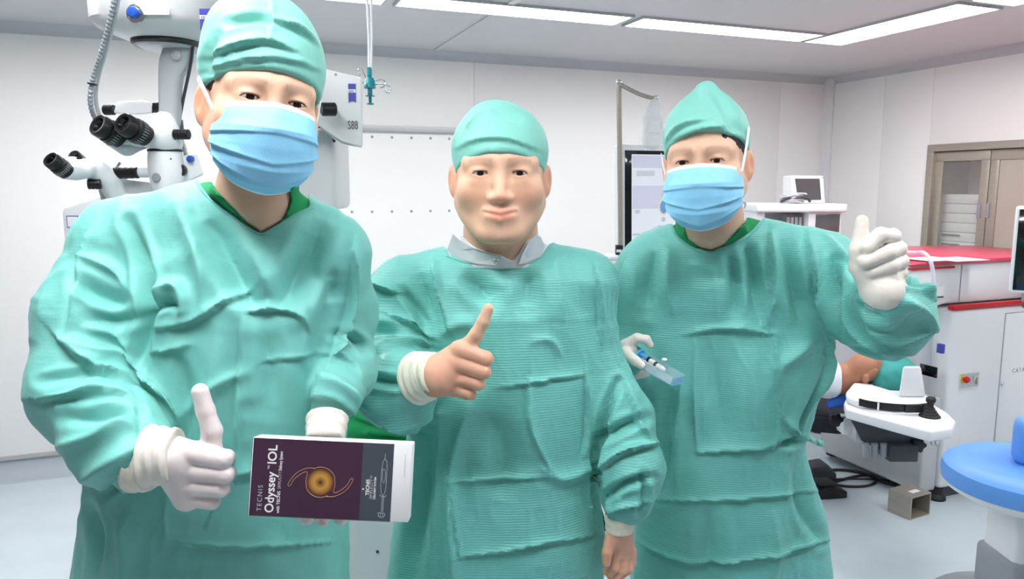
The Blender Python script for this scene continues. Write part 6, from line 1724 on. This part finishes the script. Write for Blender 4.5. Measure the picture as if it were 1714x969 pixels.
MB(MC).box((-Wc/2+.002, -Hc/2-.0003, -.0315), (X(238), -Hc/2+.0004, -.0005)).build('plum_underside', M_['plum'], carton)
def vt(body, xpx, ypx, size_px, m, sp=1.0, bold=0.0, xs=1.0, name='lettering'):
    """text running upwards; baseline at xpx from the left edge, starting ypx above the bottom"""
    Mt = MC @ Matrix.Translation((X(xpx), -Hc/2 + ypx*k, Z)) @ Matrix.Rotation(math.pi/2, 4, 'Z')
    return text(body, size_px*k, Mt, m, carton, name, depth=.00015, spacing=sp, bold=bold, xs=xs)
vt('TECNIS', 22, 8, 11, M_['ink2'], 1.25)
vt('Odyssey', 42, 6, 21, M_['whiteprint'], 1.0, .0003, .93)
vt('™', 34, 77, 8, M_['whiteprint'])
vt('IOL', 42, 86, 21, M_['whiteprint'], 1.0, .0003, .98)
vt('with TECNIS', 52, 6, 7.2, M_['whiteprint'], 1.0, .0001, .95); vt('SIMPLICITY™', 52, 46, 7.2, M_['ink2'], 1.0, 0, .82); vt('Delivery System', 52, 76, 7.2, M_['whiteprint'], 1.0, .0001, .68)
vt('TECNIS', 200, 42, 8, M_['whiteprint'], 1.0, .0002); vt('SIMPLICITY™', 206, 36, 7, M_['ink2'], .95); vt('DELIVERY SYSTEM', 211, 36, 4.6, M_['whiteprint'], 1.0, .0001)
def dsc(xp, yp, r, m, z, name, n=40): MB(MC).lathe([(r*k, Z), (r*k, Z+z)], n, Matrix.Translation((X(xp), -Hc/2 + yp*k, 0))).build(name, m, carton)
dsc(190, 52, 1.6, M_['whiteprint'], .0001, 'printed_dot', 16)
cxp, cyp = 118, 60
dsc(cxp, cyp, 22, M_['brown'], .0001, 'printed_lens'); 
for i, (r, c) in enumerate(((19.5,(150,104,46)),(16.5,(176,128,58)),(13,(190,146,74)),(9,(170,122,56)),(5.5,(132,88,40)),(2.5,(72,44,28)))):
    dsc(cxp, cyp, r, mat('lens_ring_%d' % i, c, .4), .0002 + .0001*i, 'printed_ring')
def outline(pts, r, m, name):
    P2 = [MC @ Vector((X(x), -Hc/2 + y*k, Z)) for x, y in smooth_pts([np.array(p) for p in pts], 2)]
    MB().tube([tuple(p) for p in P2], r*k, 6).build(name, m, carton)
R2 = 25; arc = lambda a0, a1, r=R2, n=16: [(cxp + r*math.cos(math.radians(a0+(a1-a0)*i/n)), cyp + r*math.sin(math.radians(a0+(a1-a0)*i/n))) for i in range(n+1)]
outline(arc(20, 120) , .55, M_['gold2'], 'printed_outline'); outline(arc(200, 300), .55, M_['gold2'], 'printed_outline')
hap = [(cxp-12, cyp+23),(cxp-25, cyp+23),(cxp-42, cyp+14),(cxp-52, cyp+0),(cxp-55, cyp-8),(cxp-50, cyp-9),(cxp-46, cyp+2),(cxp-36, cyp+11),(cxp-26, cyp+17),(cxp-22, cyp+15),(cxp-25, cyp+3),(cxp-23, cyp-9)]
outline(hap, .55, M_['gold2'], 'printed_outline'); outline([(2*cxp-x, 2*cyp-y) for x, y in hap], .55, M_['gold2'], 'printed_outline')
# drawn injector on the slate panel
ix = 224; pts = [(ix,112),(ix,103),(ix-3,100),(ix-4,92),(ix-5,84),(ix-5,44),(ix+4,44),(ix+4,84),(ix+4,92),(ix+3,100),(ix,103)]
outline(pts, .4, M_['ink2'], 'printed_injector'); outline([(ix-3,86),(ix-3,64),(ix+2,64),(ix+2,86),(ix-3,86)], .35, M_['ink2'], 'printed_injector')
outline([(ix-1.5,43),(ix-1.5,16)], .5, M_['ink2'], 'printed_injector'); outline([(ix+1,43),(ix+1,16)], .5, M_['ink2'], 'printed_injector')
outline([(ix-5,44),(ix-6,42),(ix+4,40),(ix+5,44)], .4, M_['ink2'], 'printed_injector')
outline([(ix-7,14),(ix-6,7),(ix+4,7),(ix+5,14),(ix-7,14)], .5, M_['ink2'], 'printed_injector'); outline([(ix-3,14),(ix-3,7)], .4, M_['ink2'], 'printed_injector'); outline([(ix+1,14),(ix+1,7)], .4, M_['ink2'], 'printed_injector')
outline([(258,112),(258,74)], .35, M_['ink2'], 'printed_scale')
# ------------------------------------------------------------------ clear tray with injector held by the right man
dt_ = 1.53
tr = empty('injector_tray', P(1105, 612, dt_), 'small clear tray with a blue plunger and white syringe tip in a gloved hand', 'tray')
M_['bluecl'] = mat('clear_blue', (130, 190, 236), .08, alpha=.6); M_['cyanp'] = mat('cyan_plastic', (80, 170, 232), .3)
A_ = P(1070, 596, dt_+.02); B_ = P(1136, 634, dt_-.06); 
ax_ = Vector(B_ - A_).normalized(); MTt = frame(A_, ax_, None, (0, 0, 1)); LT = (Vector(B_) - Vector(A_)).length
def tbx(lo, hi, name, m, bv=.001): return MB(MTt).box(lo, hi).build(name, m, tr, bevel=bv)
w = .019
tbx((.002, -w+.002, -.0130), (LT-.002, w-.002, -.0122), 'tray_floor', M_['clear'], 0)
tbx((0, -w, -.0118), (LT-.003, -w+.0014, .006), 'tray_wall', M_['clear'], 0); tbx((0, w-.0014, -.0118), (LT-.003, w, .006), 'tray_wall', M_['clear'], 0)
tbx((LT-.0014, -w, -.0118), (LT, w, .004), 'tray_end', M_['bluecl'], 0)
MB(MTt).tube([(0,-w,-.0125),(LT*.6,-w,-.0125),(LT,-w*.9,-.0125),(LT,w,-.0125)], .0011, 8).build('tray_rim', M_['bluecl'], tr)
MB(MTt).tube([(0,-w,.006),(LT*.55,-w,.006)], .0009, 8).build('tray_rim', M_['white'], tr)  # white strip stands in for light caught along the tray edge
RX = Matrix.Rotation(math.pi/2, 4, 'Y')
MB(MTt).lathe([(.0105,-.004),(.0105,0),(.003,.0005),(.003,.022)], 24, Matrix.Translation((.004,0,.006)) @ RX).build('blue_plunger', M_['cyanp'], tr)
MB(MTt).lathe([(.0065,.020),(.0065,.025)], 24, Matrix.Translation((.004,0,.004)) @ RX).build('black_ring', M_['black'], tr)
MB(MTt).lathe([(.0052,.025),(.0055,.040)], 20, Matrix.Translation((.004,0,.003)) @ RX).build('white_barrel', M_['white'], tr)
MB(MTt).lathe([(.0068,.040),(.0068,.046)], 20, Matrix.Translation((.004,0,.002)) @ RX).build('grey_collar', M_['dgrey'], tr)
MB(MTt).lathe([(.0062,.046),(.006,.060),(.003,.068)], 20, Matrix.Translation((.004,0,.001)) @ RX).build('white_tip', M_['white'], tr)
MB(MTt).box((.012,-.016,-.002), (.018,.016,.001)).build('finger_flange', M_['bluecl'], tr, bevel=.001)
MB().ball(P(1112,602,dt_-.03), (.006,.006,.004), 12).build('white_cap', M_['white'], tr)
